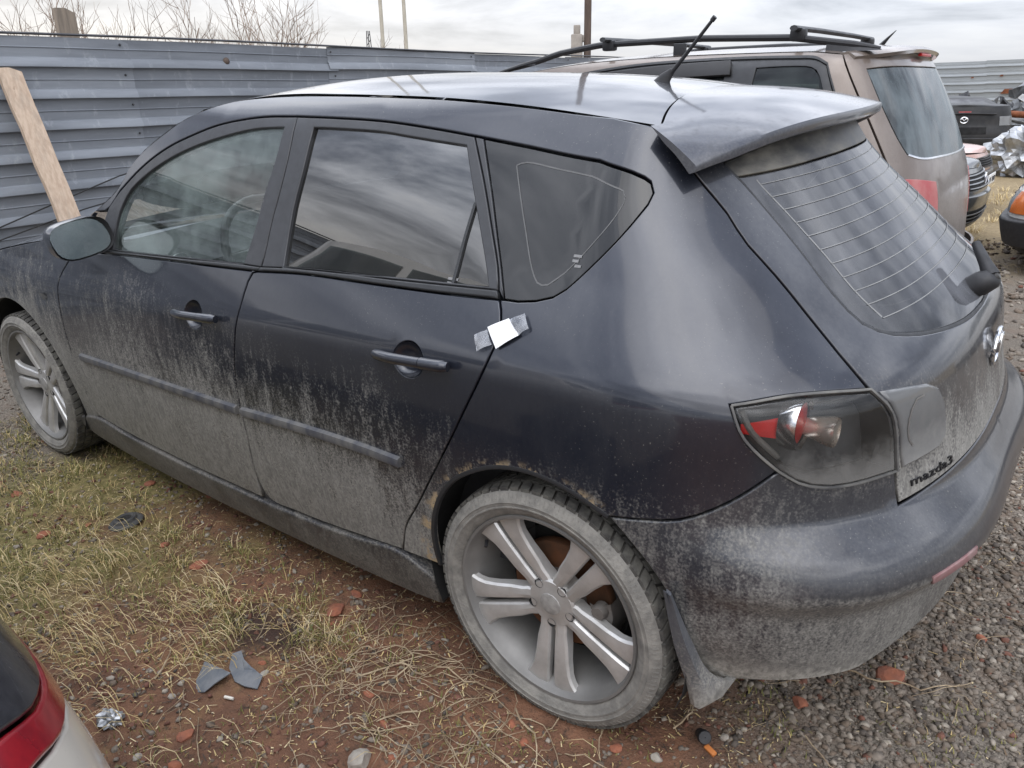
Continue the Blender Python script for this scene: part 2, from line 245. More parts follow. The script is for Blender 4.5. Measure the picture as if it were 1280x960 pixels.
def paint(name, col, dirtcol=(.385, .372, .335), zlo=.40, zhi=.80, amount=1., maxd=.72, film=.022, metal=.35, rough=.32, xg=0., rust=False, streak=(26, 26, 4.2), coat=1., heavy=None, clean=None, crough=.075):
    """metallic car paint under clear coat; road dirt thrown up from below, in streaks and speckles"""
    m, nt, out = mat(name)
    vec = node(nt, 'TexCoord').outputs['Object']; s = node(nt, 'SeparateXYZ', {0: vec}); x, z = s.outputs[0], s.outputs[2]
    zz = M_(nt, 'ADD', z, M_(nt, 'MULTIPLY', x, xg)) if xg else z
    a = node(nt, 'MapRange', {'Value': zz, 'From Min': zhi, 'From Max': zlo}, clamp=True).outputs[0]
    st = noise(nt, scaled(nt, vec, streak), 1., 8, .68)
    st2 = noise(nt, scaled(nt, vec, (70, 70, 22)), 1., 4, .6)
    big = noise(nt, vec, 2.6, 4, .55)
    sp = noise(nt, vec, 190, 2, .5)
    t = M_(nt, 'ADD', M_(nt, 'MULTIPLY', a, 1.30), M_(nt, 'MULTIPLY', M_(nt, 'SUBTRACT', st, .5), 1.25))
    t = M_(nt, 'ADD', t, M_(nt, 'MULTIPLY', M_(nt, 'SUBTRACT', st2, .5), 1.7))
    t = M_(nt, 'ADD', t, M_(nt, 'MULTIPLY', M_(nt, 'SUBTRACT', big, .5), 1.3))
    t = M_(nt, 'ADD', t, M_(nt, 'MULTIPLY', M_(nt, 'SUBTRACT', sp, .5), 1.5))
    d = M_(nt, 'MULTIPLY', sstep(nt, t, .22, 1.50), M_(nt, 'MULTIPLY', sstep(nt, a, 0., .22), amount))
    fl = M_(nt, 'MULTIPLY', noise(nt, vec, 5, 6, .6), film*2)
    if clean:                                                       # rubbed bright: the proud roll of the bumper
        cz = M_(nt, 'ADD', z, M_(nt, 'MULTIPLY', M_(nt, 'SUBTRACT', st, .5), .03)); cx = M_(nt, 'ADD', x, M_(nt, 'MULTIPLY', M_(nt, 'SUBTRACT', big, .5), .25))
        cm = M_(nt, 'MULTIPLY', M_(nt, 'MULTIPLY', sstep(nt, cz, clean[0], clean[0]+.012), sstep(nt, cz, clean[1]+.05, clean[1])), sstep(nt, cx, clean[2], clean[2]+.14))
        d = M_(nt, 'MULTIPLY', d, M_(nt, 'SUBTRACT', 1., M_(nt, 'MULTIPLY', cm, .85)))
    spk = M_(nt, 'MULTIPLY', sstep(nt, noise(nt, vec, 210, 2, .5), .66, .74), M_(nt, 'MULTIPLY', sstep(nt, big, .35, .65), .30))
    d = M_(nt, 'MINIMUM', M_(nt, 'ADD', M_(nt, 'ADD', d, fl), spk), maxd)
    if heavy:
        h = sstep(nt, M_(nt, 'ADD', z, M_(nt, 'MULTIPLY', M_(nt, 'SUBTRACT', st, .5), .07)), heavy[1], heavy[0])
        d = M_(nt, 'MAXIMUM', d, M_(nt, 'MULTIPLY', h, .95))
    fine = noise(nt, scaled(nt, vec, (1, 1, .6)), 130, 4, .7)
    dc = mixc(nt, sstep(nt, M_(nt, 'ADD', M_(nt, 'MULTIPLY', st2, .6), M_(nt, 'MULTIPLY', fine, .6)), .42, .80), tuple(v*1.1 for v in dirtcol)+(1,), tuple(v*.5 for v in dirtcol)+(1,))
    base = mixc(nt, d, c4(col), dc)
    if rust:
        rx = M_(nt, 'SUBTRACT', x, rust[0]); rz = M_(nt, 'SUBTRACT', z, rust[1])
        r = M_(nt, 'SQRT', M_(nt, 'ADD', M_(nt, 'MULTIPLY', rx, rx), M_(nt, 'MULTIPLY', rz, rz)))
        nr = noise(nt, vec, 24, 8, .7)
        rm = M_(nt, 'MULTIPLY', sstep(nt, r, rust[2]+.035, rust[2]+.005), sstep(nt, nr, .505, .59), True)
        base = mixc(nt, rm, base, (.33, .25, .15, 1)); d = M_(nt, 'MAXIMUM', d, rm)
    cl = M_(nt, 'SUBTRACT', 1., d, True)
    wv = node(nt, 'Bump', {'Strength': .12, 'Distance': .004, 'Height': noise(nt, vec, 7, 2, .4)})
    p = node(nt, 'BsdfPrincipled', {'Coat Normal': wv.outputs[0], 'Base Color': base, 'Roughness': mixf(nt, d, rough, .9), 'Metallic': M_(nt, 'MULTIPLY', cl, metal),
        'Coat Weight': M_(nt, 'MULTIPLY', M_(nt, 'POWER', cl, 1.6), coat), 'Coat Roughness': mixf(nt, d, crough, .4), 'Coat IOR': 1.5, 'Specular IOR Level': mixf(nt, d, .4, .2)})
    nt.links.new(p.outputs[0], out.inputs[0])
    return m

def link(name, me, material=None, parent=None):
    o = bpy.data.objects.new(name, me); COL.objects.link(o)
    if material is not None:
        for mm in (material if isinstance(material, (list, tuple)) else [material]): me.materials.append(mm)
    if parent is not None: o.parent = parent
    return o
def mesh(name, v, f, material=None, parent=None, nrm=None, smooth=False, angle=None):
    me = bpy.data.meshes.new(name); me.from_pydata([tuple(map(float, p)) for p in v], [], [tuple(int(i) for i in q) for q in f]); me.update()
    if smooth or nrm is not None: me.polygons.foreach_set('use_smooth', np.ones(len(me.polygons), bool))
    if nrm is not None:
        me.normals_split_custom_set_from_vertices([tuple(map(float, n)) for n in nrm])
    elif angle is not None:
        me.polygons.foreach_set('use_smooth', np.ones(len(me.polygons), bool)); me.set_sharp_from_angle(angle=math.radians(angle))
    return link(name, me, material, parent)
def fastmesh(name, v, tris, mi, materials, parent=None, smooth=False):
    me = bpy.data.meshes.new(name); n = len(tris)
    me.vertices.add(len(v)); me.vertices.foreach_set('co', np.asarray(v, np.float32).ravel())
    me.loops.add(3*n); me.loops.foreach_set('vertex_index', np.asarray(tris, np.int32).ravel())
    me.polygons.add(n); me.polygons.foreach_set('loop_start', np.arange(0, 3*n, 3, dtype=np.int32)); me.polygons.foreach_set('loop_total', np.full(n, 3, np.int32))
    me.update(calc_edges=True); 
    if smooth: me.polygons.foreach_set('use_smooth', np.ones(n, bool))
    for m in materials: me.materials.append(m)
    if mi is not None: me.polygons.foreach_set('material_index', np.asarray(mi, np.int32))
    o = bpy.data.objects.new(name, me); COL.objects.link(o)
    if parent is not None: o.parent = parent
    return o
def thing(name, label, cat, loc=(0, 0, 0), rot=(0, 0, 0), group=None):
    o = bpy.data.objects.new(name, None); COL.objects.link(o); o.location = loc; o.rotation_euler = rot
    o.empty_display_size = .1
    return tag(o, label, cat, group)
def tag(o, label=None, cat=None, group=None, kind=None):
    if label: o['label'] = label
    if cat: o['category'] = cat
    if group: o['group'] = group
    if kind: o['kind'] = kind
    return o
class MB:
    """collects simple solids and links them as ONE mesh"""
    def __init__(s): s.v, s.f = [], []
    def add(s, v, f, flip=False):
        k = len(s.v); s.v += [tuple(map(float, p)) for p in v]; s.f += [tuple(k+i for i in (q[::-1] if flip else q)) for q in f]; return s
    def box(s, c, d, rot=0., bev=0., M=None):
        x, y, z = d[0]/2, d[1]/2, d[2]/2
        if bev:
            import bmesh
            bm = bmesh.new(); bmesh.ops.create_cube(bm, size=1); bmesh.ops.scale(bm, vec=d, verts=bm.verts)
            bmesh.ops.bevel(bm, geom=list(bm.edges), offset=bev, segments=2, affect='EDGES', profile=.6)
            bm.verts.index_update(); v = [p.co.copy() for p in bm.verts]; f = [[q.index for q in g.verts] for g in bm.faces]; bm.free()
        else:
            v = [Vector((a*x, b*y, e*z)) for a in (-1, 1) for b in (-1, 1) for e in (-1, 1)]
            f = [(0, 1, 3, 2), (4, 6, 7, 5), (0, 4, 5, 1), (2, 3, 7, 6), (0, 2, 6, 4), (1, 5, 7, 3)]
        R = M if M is not None else Matrix.Rotation(rot, 3, 'Z')
        return s.add([R @ p+Vector(c) for p in v], f)
    def tube(s, pts, r, n=8, cap=True, flat=1., up=(0, 0, 1)):
        pts = [Vector(p) for p in pts]; R = r if isinstance(r, (list, tuple)) else [r]*len(pts); v = []; f = []
        for i, p in enumerate(pts):
            t = (pts[min(i+1, len(pts)-1)]-pts[max(i-1, 0)]).normalized()
            u = Vector(up); a = t.cross(u)
            if a.length < 1e-3: a = t.cross(Vector((1, 0, 0)))
            a.normalize(); b = a.cross(t)
            for k in range(n):
                w = 2*math.pi*k/n; v.append(p+a*(math.cos(w)*R[i]*flat)+b*(math.sin(w)*R[i]))
        for i in range(len(pts)-1):
            for k in range(n):
                f.append((i*n+k, i*n+(k+1) % n, (i+1)*n+(k+1) % n, (i+1)*n+k))
        if cap: f += [tuple(range(n))[::-1], tuple((len(pts)-1)*n+k for k in range(n))]
        return s.add(v, [q[::-1] for q in f])
    def lathe(s, prof, n=48, axis='Y', c=(0, 0, 0), close=False, mod=None):
        """prof: (radius, height along the axis)"""
        v = []; f = []; P = len(prof)
        for k in range(n):
            w = 2*math.pi*k/n
            for j, (r, h) in enumerate(prof):
                rr = r+(mod(k, j) if mod else 0)
                a, b = rr*math.cos(w), rr*math.sin(w)
                v.append({'Y': (a+c[0], h+c[1], b+c[2]), 'Z': (a+c[0], b+c[1], h+c[2]), 'X': (h+c[0], a+c[1], b+c[2])}[axis])
        for k in range(n):
            for j in range(P-1):
                f.append((k*P+j, k*P+j+1, ((k+1) % n)*P+j+1, ((k+1) % n)*P+j))
        return s.add(v, f)
    def grid(s, fn, nu, nv, flip=False):
        v = [fn(i/(nu-1), j/(nv-1)) for i in range(nu) for j in range(nv)]
        f = [(i*nv+j, (i+1)*nv+j, (i+1)*nv+j+1, i*nv+j+1) for i in range(nu-1) for j in range(nv-1)]
        return s.add(v, f, flip)
    def build(s, name, material, parent=None, angle=35, flat=False):
        return mesh(name, s.v, s.f, material, parent, angle=None if flat else angle)

# ---- panels cut from a body surface ---------------------------------------------------------
def curve(pts, step=.03):
    """a smooth run through the points, resampled"""
    p = np.array(pts, float)
    if len(p) > 2:
        t = np.concatenate([[0], np.cumsum(np.maximum(np.linalg.norm(np.diff(p, axis=0), axis=1), 1e-5)**.75)])
        n = max(3, int(np.linalg.norm(np.diff(p, axis=0), axis=1).sum()/step)+1)
        # Catmull-Rom style: cubic Hermite with finite-difference tangents (no overshoot to speak of)
        d = np.zeros_like(p); d[1:-1] = ((p[2:]-p[1:-1])/(t[2:]-t[1:-1])[:, None]*(t[1:-1]-t[:-2])[:, None]+(p[1:-1]-p[:-2])/(t[1:-1]-t[:-2])[:, None]*(t[2:]-t[1:-1])[:, None])/(t[2:]-t[:-2])[:, None]
        d[0] = (p[1]-p[0])/(t[1]-t[0]); d[-1] = (p[-1]-p[-2])/(t[-1]-t[-2])
        q = np.linspace(0, t[-1], n); i = np.clip(np.searchsorted(t, q)-1, 0, len(t)-2); h = (t[i+1]-t[i])[:, None]; s = ((q-t[i])[:, None])/h
        return (2*s**3-3*s**2+1)*p[i]+(s**3-2*s**2+s)*h*d[i]+(-2*s**3+3*s**2)*p[i+1]+(s**3-s**2)*h*d[i+1]
    n = max(2, int(np.linalg.norm(p[1]-p[0])/step)+1); s = np.linspace(0, 1, n)[:, None]
    return p[0]*(1-s)+p[1]*s
def loop_of(segs, step=.03):
    o = []
    for s in segs:
        if len(s) < 2: continue
        c = curve(s, step)
        for q in c:
            if not o or np.linalg.norm(q-o[-1]) > 1.5e-3: o.append(q)
    while len(o) > 3 and np.linalg.norm(o[0]-o[-1]) < 1.5e-3: o.pop()
    return np.array(o)
def area2(p): return .5*np.sum(p[:, 0]*np.roll(p[:, 1], -1)-np.roll(p[:, 0], -1)*p[:, 1])
def inset(p, d, umax=None):
    """move a counter-clockwise loop inwards by d"""
    a = p-np.roll(p, 1, 0); b = np.roll(p, -1, 0)-p
    a /= np.maximum(np.linalg.norm(a, axis=1, keepdims=True), 1e-9); b /= np.maximum(np.linalg.norm(b, axis=1, keepdims=True), 1e-9)
    na = np.stack([-a[:, 1], a[:, 0]], 1); nb = np.stack([-b[:, 1], b[:, 0]], 1)
    n = na+nb; n /= np.maximum(np.linalg.norm(n, axis=1, keepdims=True), 1e-9)
    k = d/np.clip((n*nb).sum(1), .45, 1); o = p+n*k[:, None]
    if umax is not None:
        on = p[:, 0] > umax-1e-4; o[on, 0] = umax
    return o
def inside(pt, loop):
    x, y = pt[:, 0][:, None], pt[:, 1][:, None]; x0, y0 = loop[:, 0], loop[:, 1]; x1, y1 = np.roll(x0, -1), np.roll(y0, -1)
    c = ((y0 > y) != (y1 > y)) & (x < (x1-x0)*(y-y0)/np.where(y1 == y0, 1e-12, y1-y0)+x0)
    return c.sum(1) % 2 == 1
def dist2loop(pt, loop):
    a = loop; b = np.roll(loop, -1, 0); ab = b-a; L = np.maximum((ab**2).sum(1), 1e-12); best = np.full(len(pt), 9e9)
    for i in range(len(a)):
        t = np.clip(((pt-a[i])@ab[i])/L[i], 0, 1); d = np.linalg.norm(pt-a[i]-t[:, None]*ab[i], axis=1); best = np.minimum(best, d)
    return best
def panel(name, S, segs, material, parent, holes=(), gap=.002, bev=.003, depth=.014, off=0., g=.032, sym=False, side=1, push=None, upright=None):
    """a sheet-metal (or glass) panel: outline given on the surface, rounded rim, returned flange"""
    UM = S.umax if sym else None
    loops = []
    for k, sg in enumerate([segs]+list(holes)):
        p = loop_of(sg, g) if isinstance(sg, list) else sg
        if area2(p) < 0: p = p[::-1]
        if k: p = p[::-1]
        if gap: p = inset(p, gap, UM)
        loops.append(p)
    V, F, NR = [], [], []
    def pn(uz, dz):
        P = S.P(uz[:, 0], uz[:, 1]); n = S.N(uz[:, 0], uz[:, 1])
        if UM is not None:
            on = uz[:, 0] > UM-1e-4; n[on, 1] = 0; P[on, 1] = 0
        if upright: n = n*np.stack([np.ones(len(uz)), np.ones(len(uz)), np.interp(uz[:, 1], upright[0], upright[1])], 1); n = n/np.linalg.norm(n, axis=1, keepdims=True)
        d = dz+(push(uz[:, 0], uz[:, 1]) if push else 0)
        return P+n*np.reshape(d, (-1, 1)) if np.ndim(d) else P+n*d, n
    inn = [inset(p, bev, UM) for p in loops]
    # interior points
    lo, hi = inn[0].min(0), inn[0].max(0); xs = np.arange(lo[0]+g/2, hi[0], g); ys = np.arange(lo[1]+g/2, hi[1], g*.9)
    G = np.array([(x+(j % 2)*g/2, y) for j, y in enumerate(ys) for x in xs]) if len(xs) and len(ys) else np.zeros((0, 2))
    if len(G):
        ok = inside(G, inn[0]); G = G[ok]
        for h in inn[1:]: G = G[~inside(G, h)] if len(G) else G
        for h in inn: G = G[dist2loop(G, h) > g*.45] if len(G) else G
    pts = np.concatenate(inn+[G]); ed = []; k = 0
    for h in inn:
        n = len(h); ed += [(k+i, k+(i+1) % n) for i in range(n)]; k += n
    r = delaunay_2d_cdt([Vector((float(a), float(b))) for a, b in pts], ed, [], 0, 1e-7)
    q = np.array([[p[0], p[1]] for p in r[0]]); tri = np.array([t for t in r[2] if len(t) == 3]); ce = q[tri].mean(1)
    ok = inside(ce, inn[0])
    for h in inn[1:]: ok &= ~inside(ce, h)
    tri = tri[ok]
    P, n = pn(q, off); V += list(P); NR += list(n)
    for t in tri:
        a, b, c = q[t]; s = (b[0]-a[0])*(c[1]-a[1])-(b[1]-a[1])*(c[0]-a[0])
        F.append(tuple(t) if s > 0 else tuple(t[::-1]))
    for h, p in zip(inn, loops):                                   # rim and flange
        m = len(h); b0 = len(V); Pa, na = pn(h, off); Pb, nb = pn(p, off-bev*.8); Pc, nc = pn(p, off-depth)
        out = Pb-Pa; out /= np.maximum(np.linalg.norm(out+na*bev*.8, axis=1, keepdims=True), 1e-9)
        nn = na+out*.9; nn /= np.linalg.norm(nn, axis=1, keepdims=True)
        fl = out-na*(out*na).sum(1, keepdims=True); fl /= np.maximum(np.linalg.norm(fl, axis=1, keepdims=True), 1e-9)
        V += list(Pa)+list(Pb)+list(Pb)+list(Pc); NR += list(na)+list(nn)+list(fl)+list(fl)
        for i in range(m):
            j = (i+1) % m
            if UM is not None and p[i, 0] > UM-1e-4 and p[j, 0] > UM-1e-4: continue
            F.append((b0+j, b0+i, b0+m+i, b0+m+j)); F.append((b0+2*m+j, b0+2*m+i, b0+3*m+i, b0+3*m+j))
    V = np.array(V); NR = np.array(NR)
    if sym:
        k = len(V); V = np.concatenate([V, V*[1, -1, 1]]); NR = np.concatenate([NR, NR*[1, -1, 1]]); F = F+[tuple(k+i for i in f[::-1]) for f in F]
    if side < 0:
        V = V*[1, -1, 1]; NR = NR*[1, -1, 1]; F = [f[::-1] for f in F]
    return mesh(name, V, F, material, parent, nrm=NR)
def ribbon(name, S, segs, w, material, parent, off=.002, h=.0, side=1, step=.02, closed=False, sym=False):
    """a thin raised strip following a line on the surface (seal, printed line, moulding)"""
    p = np.concatenate([curve(s, step)[(0 if i == 0 else 1):] for i, s in enumerate(segs)])
    t = np.gradient(p, axis=0); t /= np.linalg.norm(t, axis=1, keepdims=True); n2 = np.stack([-t[:, 1], t[:, 0]], 1)
    V = []; rows = [(-.5, -.004 if h else 0), (-.36, h*.8), (0, h), (.36, h*.8), (.5, -.004 if h else 0)] if h else [(-.5, 0), (.5, 0)]
    for a, d in rows:
        q = p+n2*a*w; P = S.P(q[:, 0], q[:, 1]); n = S.N(q[:, 0], q[:, 1]); V.append(P+n*(off+d))
    m = len(p); R = len(rows); V = np.concatenate(V); F = [(j*m+i, j*m+i+1, (j+1)*m+i+1, (j+1)*m+i) for j in range(R-1) for i in range(m-1)]
    if h: F += [tuple(j*m for j in range(R))[::-1], tuple(j*m+m-1 for j in range(R))]
    if sym: k = len(V); V = np.concatenate([V, V*[1, -1, 1]]); F = F+[tuple(k+i for i in f[::-1]) for f in F]
    if side < 0: V = V*[1, -1, 1]; F = [f[::-1] for f in F]
    return mesh(name, V, F, material, parent, angle=50)
# ---- materials ------------------------------------------------------------------------------
NAVY = (.011, .014, .024)
m_paint = paint('navy_paint', NAVY, zlo=.34, zhi=.78, amount=.85, xg=.04, rust=(0., .33, .355))
m_fpaint = paint('navy_paint_door', NAVY, zlo=.27, zhi=.86, xg=.085, amount=.88, maxd=.64)
m_roofp = paint('navy_paint_roof', NAVY, zlo=0, zhi=.1, film=.03, crough=.05)
m_bump = paint('navy_paint_bumper', NAVY, zlo=.26, zhi=.92, amount=.66, maxd=.66, film=.08, streak=(22, 22, 8), heavy=(.30, .39), rough=.34, clean=(.552, .70, .47))
m_hatch = paint('navy_paint_hatch', NAVY, zlo=.62, zhi=.98, amount=.95, film=.07, streak=(20, 20, 5))
m_skirt = paint('skirt_paint', NAVY, zlo=.0, zhi=.62, amount=1., film=.16, streak=(9, 9, 14), dirtcol=(.25, .235, .205), coat=.3)
m_spoil = paint('spoiler_paint', (.036, .040, .054), zlo=1.28, zhi=1.41, amount=.35, film=.05, dirtcol=(.2, .2, .2))
m_frame = simple('door_frame_black', (.030, .031, .034), .38, var=.2, vscale=30, coat=.15)
m_trim = simple('belt_trim_black', (.022, .023, .025), .45, var=.2, vscale=40)
m_black = simple('black_plastic', (.020, .020, .022), .5, var=.3, vscale=30, bump=.15)
m_dusty = simple('dusty_plastic', (.045, .045, .047), .6, col2=(.17, .165, .15), vscale=9)
m_mould = simple('moulding_dusty', (.045, .048, .060), .5, col2=(.125, .122, .115), vscale=9, stretch=(3, 1, 1))
m_flap = paint('mudflap_dusty', (.05, .055, .068), zlo=.12, zhi=.50, amount=.9, film=.12, metal=0, rough=.5, coat=.2, heavy=(.20, .33))
m_lining = simple('arch_lining', (.012, .012, .012), .9, var=.5)
m_under = simple('underbody', (.015, .014, .013), .95, var=.4)
m_cabin = simple('cabin_dark', (.030, .031, .033), .8, var=.2)
m_seat = simple('seat_cloth', (.035, .036, .040), .95, var=.25, vscale=80)
m_silver = simple('silver_trim', (.45, .46, .47), .3, 1., var=.15)
m_chrome = simple('chrome', (.75, .76, .78), .12, 1., var=.08)
m_gl_front = glass('front_window_glass', (.94, .99, .975), dust_haze=.30, dust_haze_col=(.40, .49, .465), ior=1.75)  # pale green film: reflected and see-through sky light painted in as haze
m_gl_priv = glass('privacy_glass', (.05, .055, .055), dust_haze=.03, ior=2.4, rough=.012)
m_gl_rear = glass('rear_window_glass', (.16, .17, .18), dust_haze=.62, dust_haze_col=(.29, .30, .325), streak=(1.2, 1.0, .8), dscale=1.6, rough=.04, ior=1.55)
m_gl_wind = glass('windscreen_glass', (.88, .95, .92), dust_haze=.08)
m_band = simple('dusty_black_band', (.012, .012, .013), .4, col2=(.16, .15, .125), vscale=7, stretch=(1.2, 1, 3))
m_frit = simple('printed_grey', (.11, .11, .11), .6, var=.25)
m_gl_quar = glass('quarter_glass', (.04, .043, .043), dust_haze=.02, ior=1.55, rough=.03)
m_line = simple('heater_line', (.22, .22, .215), .6, var=.25)
m_lens = glass('tail_lens_clear', (.93, .93, .92), dust_haze=.07, dust_haze_col=(.27, .265, .25), dscale=9, ior=1.48, zdust=(.75, .84, .45))
m_rev = glass('reverse_lens', (.30, .31, .31), dust_haze=.22, dust_haze_col=(.34, .335, .315), dscale=6, body=(.15, .155, .16), bodyf=.65, zdust=(.71, .86, .5))
m_house = simple('lamp_housing', (.10, .103, .108), .35, .2, col2=(.055, .057, .06), vscale=5)
m_redl = simple('red_lens', (.50, .004, .004), .3, var=.3, coat=.25, vscale=20)
m_redd = simple('red_reflector_dusty', (.21, .10, .10), .6, col2=(.25, .17, .16), vscale=30)
m_bulb = simple('bulb_cup', (.70, .66, .60), .22, .7, col2=(.62, .45, .33), vscale=10)
m_alloy = simple('alloy_dusty', (.62, .615, .60), .40, .6, col2=(.43, .42, .40), vscale=9)
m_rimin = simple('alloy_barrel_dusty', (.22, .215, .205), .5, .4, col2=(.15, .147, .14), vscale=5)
m_tyre = simple('tyre_dusty', (.14, .134, .122), .92, col2=(.235, .224, .20), vscale=34, bump=.5, bscale=140)
m_tread = simple('tread_rubber', (.022, .021, .020), .85, col2=(.075, .07, .062), vscale=16)
m_treadd = simple('tread_block_dusty', (.035, .033, .031), .9, col2=(.12, .115, .10), vscale=30)
m_disc = simple('brake_disc_rust', (.17, .070, .032), .6, .4, col2=(.09, .05, .03), vscale=14)
m_hubm = simple('hub_steel', (.10, .095, .09), .6, .4, col2=(.17, .155, .14), vscale=12)
m_cap = simple('wheel_cap_worn', (.28, .275, .265), .5, .4, col2=(.42, .41, .39), vscale=60)
m_paper = simple('white_paper', (.82, .82, .82), .7, var=.05)
m_tape = glass('clear_tape', (.92, .93, .95), dust_haze=.42, dust_haze_col=(.55, .56, .58), dscale=30, rough=.12)
m_sticker = simple('etched_mark', (.22, .22, .22), .6, var=.3, vscale=200)

BODY, BUMP = hatch_surfaces()
ROOT = thing('hatchback_car', 'dirty dark blue hatchback with roof spoiler, large in the foreground', 'car', (0, 0, 0), (TILT, 0, 0))
def gp(u, z): return Vector(BODY.P(u, z).tolist())
def gn(u, z): return Vector(BODY.N(u, z).tolist())
def circ(c, rx, rz, n=28, a0=0, rot=0.):
    w = np.linspace(0, 2*np.pi, n, endpoint=False)+a0
    x, z = rx*np.cos(w), rz*np.sin(w)
    return np.stack([c[0]+x*math.cos(rot)-z*math.sin(rot), c[1]+x*math.sin(rot)+z*math.cos(rot)], 1)
zd = spl([-1.42, -1.17, -.83, -.47, -.165, .10], [1.416, 1.447, 1.4485, 1.4355, 1.41, 1.3735])
yd = spl([-1.42, -1.17, -.83, -.47, -.165, .10], [.600, .553, .542, .542, .543, .523])
crown = lambda x: .033
def roof_z(x, t): return float(zd(x)+crown(x)*(1-abs(t)**2.2))
for sd in (1, -1):
    D = PANELS; s_ = dict(side=sd)
    q = D['quarter']
    panel('side_panel', BODY, q, m_paint, ROOT, depth=.02, **s_)
    holes = []
    hF, hR = D['handles'][0][0], D['handles'][0][3]
    bF = circ(hF, .046, .040, rot=.05); bR = circ(hR, .046, .040, rot=.05)
    fdoor = panel('front_door', BODY, D['front_door'], m_fpaint, ROOT, holes=[bF], depth=.02, **s_)
    rdoor = panel('rear_door', BODY, D['rear_door'], m_fpaint, ROOT, holes=[bR], depth=.02, **s_)
    for dr, h, bw, e0, e1, fr, gl, glm, bt, mo in ((fdoor, hF, bF, D['handles'][0][1], D['handles'][0][2], 'frame_F', 'glass_F', m_gl_front, 'belt_F', 'mouldF'),
                                       (rdoor, hR, bR, D['handles'][0][4], D['handles'][0][5], 'frame_R', 'glass_R', m_gl_priv, 'belt_R', 'mouldR')):
        hole = D['glass_R_all'] if fr == 'frame_R' else D[gl]
        panel('window_frame', BODY, D[fr], m_frame, dr, holes=[hole], off=-.001, gap=.0012, depth=.03, **s_)
        panel('window_glass', BODY, D[gl], glm, dr, upright=((1.03, 1.36), (.47, .80)), off=-.011, gap=-.003, bev=.001, depth=.004, **s_)
        if fr == 'frame_R':
            panel('fixed_glass', BODY, D['glass_Rt'], m_gl_priv, dr, upright=((1.03, 1.36), (.47, .80)), off=-.011, gap=-.002, bev=.001, depth=.004, **s_)
            seg = D['glass_Rt'][2]; ribbon('divider_bar', BODY, [seg], .010, m_trim, dr, off=-.010, h=.006, **s_)
        panel('belt_trim', BODY, D[bt], m_trim, dr, off=.005, gap=.0008, bev=.004, depth=.015, **s_)
        ribbon('rub_strip', BODY, D[mo], .030, m_mould, dr, off=.003, h=.010, **s_)
        # handle: a bowl pressed into the skin, a grip across it
        mb = MB(); rings = []
        for k in range(5):
            rr = math.cos(k/4*math.pi/2); dep = -.002-.026*math.sin(k/4*math.pi/2)
            c = h+(bw-h)*max(rr, .02)*1.02; rings.append(BODY.P(c[:, 0], c[:, 1])+BODY.N(c[:, 0], c[:, 1])*dep)
        n = len(bw); v = np.concatenate(rings); f = [(a*n+i, a*n+(i+1) % n, (a+1)*n+(i+1) % n, (a+1)*n+i) for a in range(4) for i in range(n)]
        if sd < 0: v = v*[1, -1, 1]; f = [x[::-1] for x in f]
        mb.add(v, f); mb.build('handle_bowl', m_paint, dr)
        e0, e1 = np.array(e0), np.array(e1); mb = MB()
        for lo_, hi_, fat in ((0, .69, 1.), (.70, 1., 1.08)):
            pts = []; rr = []
            for t in np.linspace(lo_, hi_, 12):
                u, z = e0*(1-t)+e1*t; ht = .020*min(1, math.sin(min(t*4.2, math.pi/2)))*(1 if t < .8 else 1-.35*((t-.8)/.2)**2)
                P = gp(u, z)+gn(u, z)*(ht+.004); P.y *= sd; pts.append(P)
                rr.append((.0130 if t > .05 else .009)*fat*(1 if t < .97 else .8))
            mb.tube(pts, rr, 12, flat=1., up=(0, 0, 1))
        hd = mb.build('door_handle', m_black if False else m_paint, dr, angle=50)
        if fr == 'frame_F':
            u, z = e0*.12+e1*.88; P = gp(u, z)+gn(u, z)*.025; P.y *= sd
            kb = MB().lathe([(.0001, -.002), (.006, -.002), (.006, .003)], 14, 'Y', P); kb.build('key_lock', m_black, hd)
    panel('pillar_trim', BODY, D['pillar'], m_frame, ROOT, off=-.002, gap=.001, **s_)
    qgl = panel('quarter_window', BODY, D['quarter_glass'], m_gl_quar, ROOT, off=-.004, gap=.0015, bev=.002, depth=.008, **s_)
    panel('window_border', BODY, D['quarter_glass'], m_frame, qgl, holes=[D['fritline']], off=-.0075, gap=.004, bev=.0005, depth=.001, **s_)
    ribbon('printed_line', BODY, D['fritline'], .003, m_frit, qgl, off=-.0032, **s_)
    for (u, z) in ((-.30, 1.065), (.012, 1.135)):                    # etched glass marks
        for k, (a, b) in enumerate(((.0, .030), (.0, .022), (.012, .034))):
            ribbon('etched_mark', BODY, [[(u+a, z-.009*k), (u+b, z-.009*k)]], .005, m_sticker, qgl if u > -.1 else rdoor, off=-.0025 if u > -.1 else -.0095, **s_)
    # front wing with its wheel opening
    arch = [(-2.64+.37*math.cos(a), .335+.37*math.sin(a)) for a in np.linspace(-.42, math.pi+.55, 26)]
    wing = [D['front_door'][0][::-1], [D['front_door'][0][0], D['quarter'][0][0]], [D['quarter'][0][0], (-2.03, 1.015), (-2.2, .985), (-2.5, .935), (-2.85, .865), (-3.12, .79), (-3.3, .745)], [(-3.3, .745), (-3.16, .60), (-3.12, .45)], [(-3.12, .45), arch[-1]], arch[::-1], [arch[0], D['front_door'][0][-1]]]
    panel('front_wing', BODY, wing, m_fpaint, ROOT, **s_)
    ru, rz = D['repeater'][0][0]; P = gp(ru, rz); P.y *= sd
    MB().add([P+Vector((a, -.006*sd*(abs(a) < .02), b)) for a, b in ((-.03, 0), (-.01, .012), (.012, .012), (.03, 0), (.012, -.012), (-.01, -.012))], [(0, 1, 2, 3, 4, 5)], flip=sd > 0).build('side_repeater', m_dusty, ROOT)
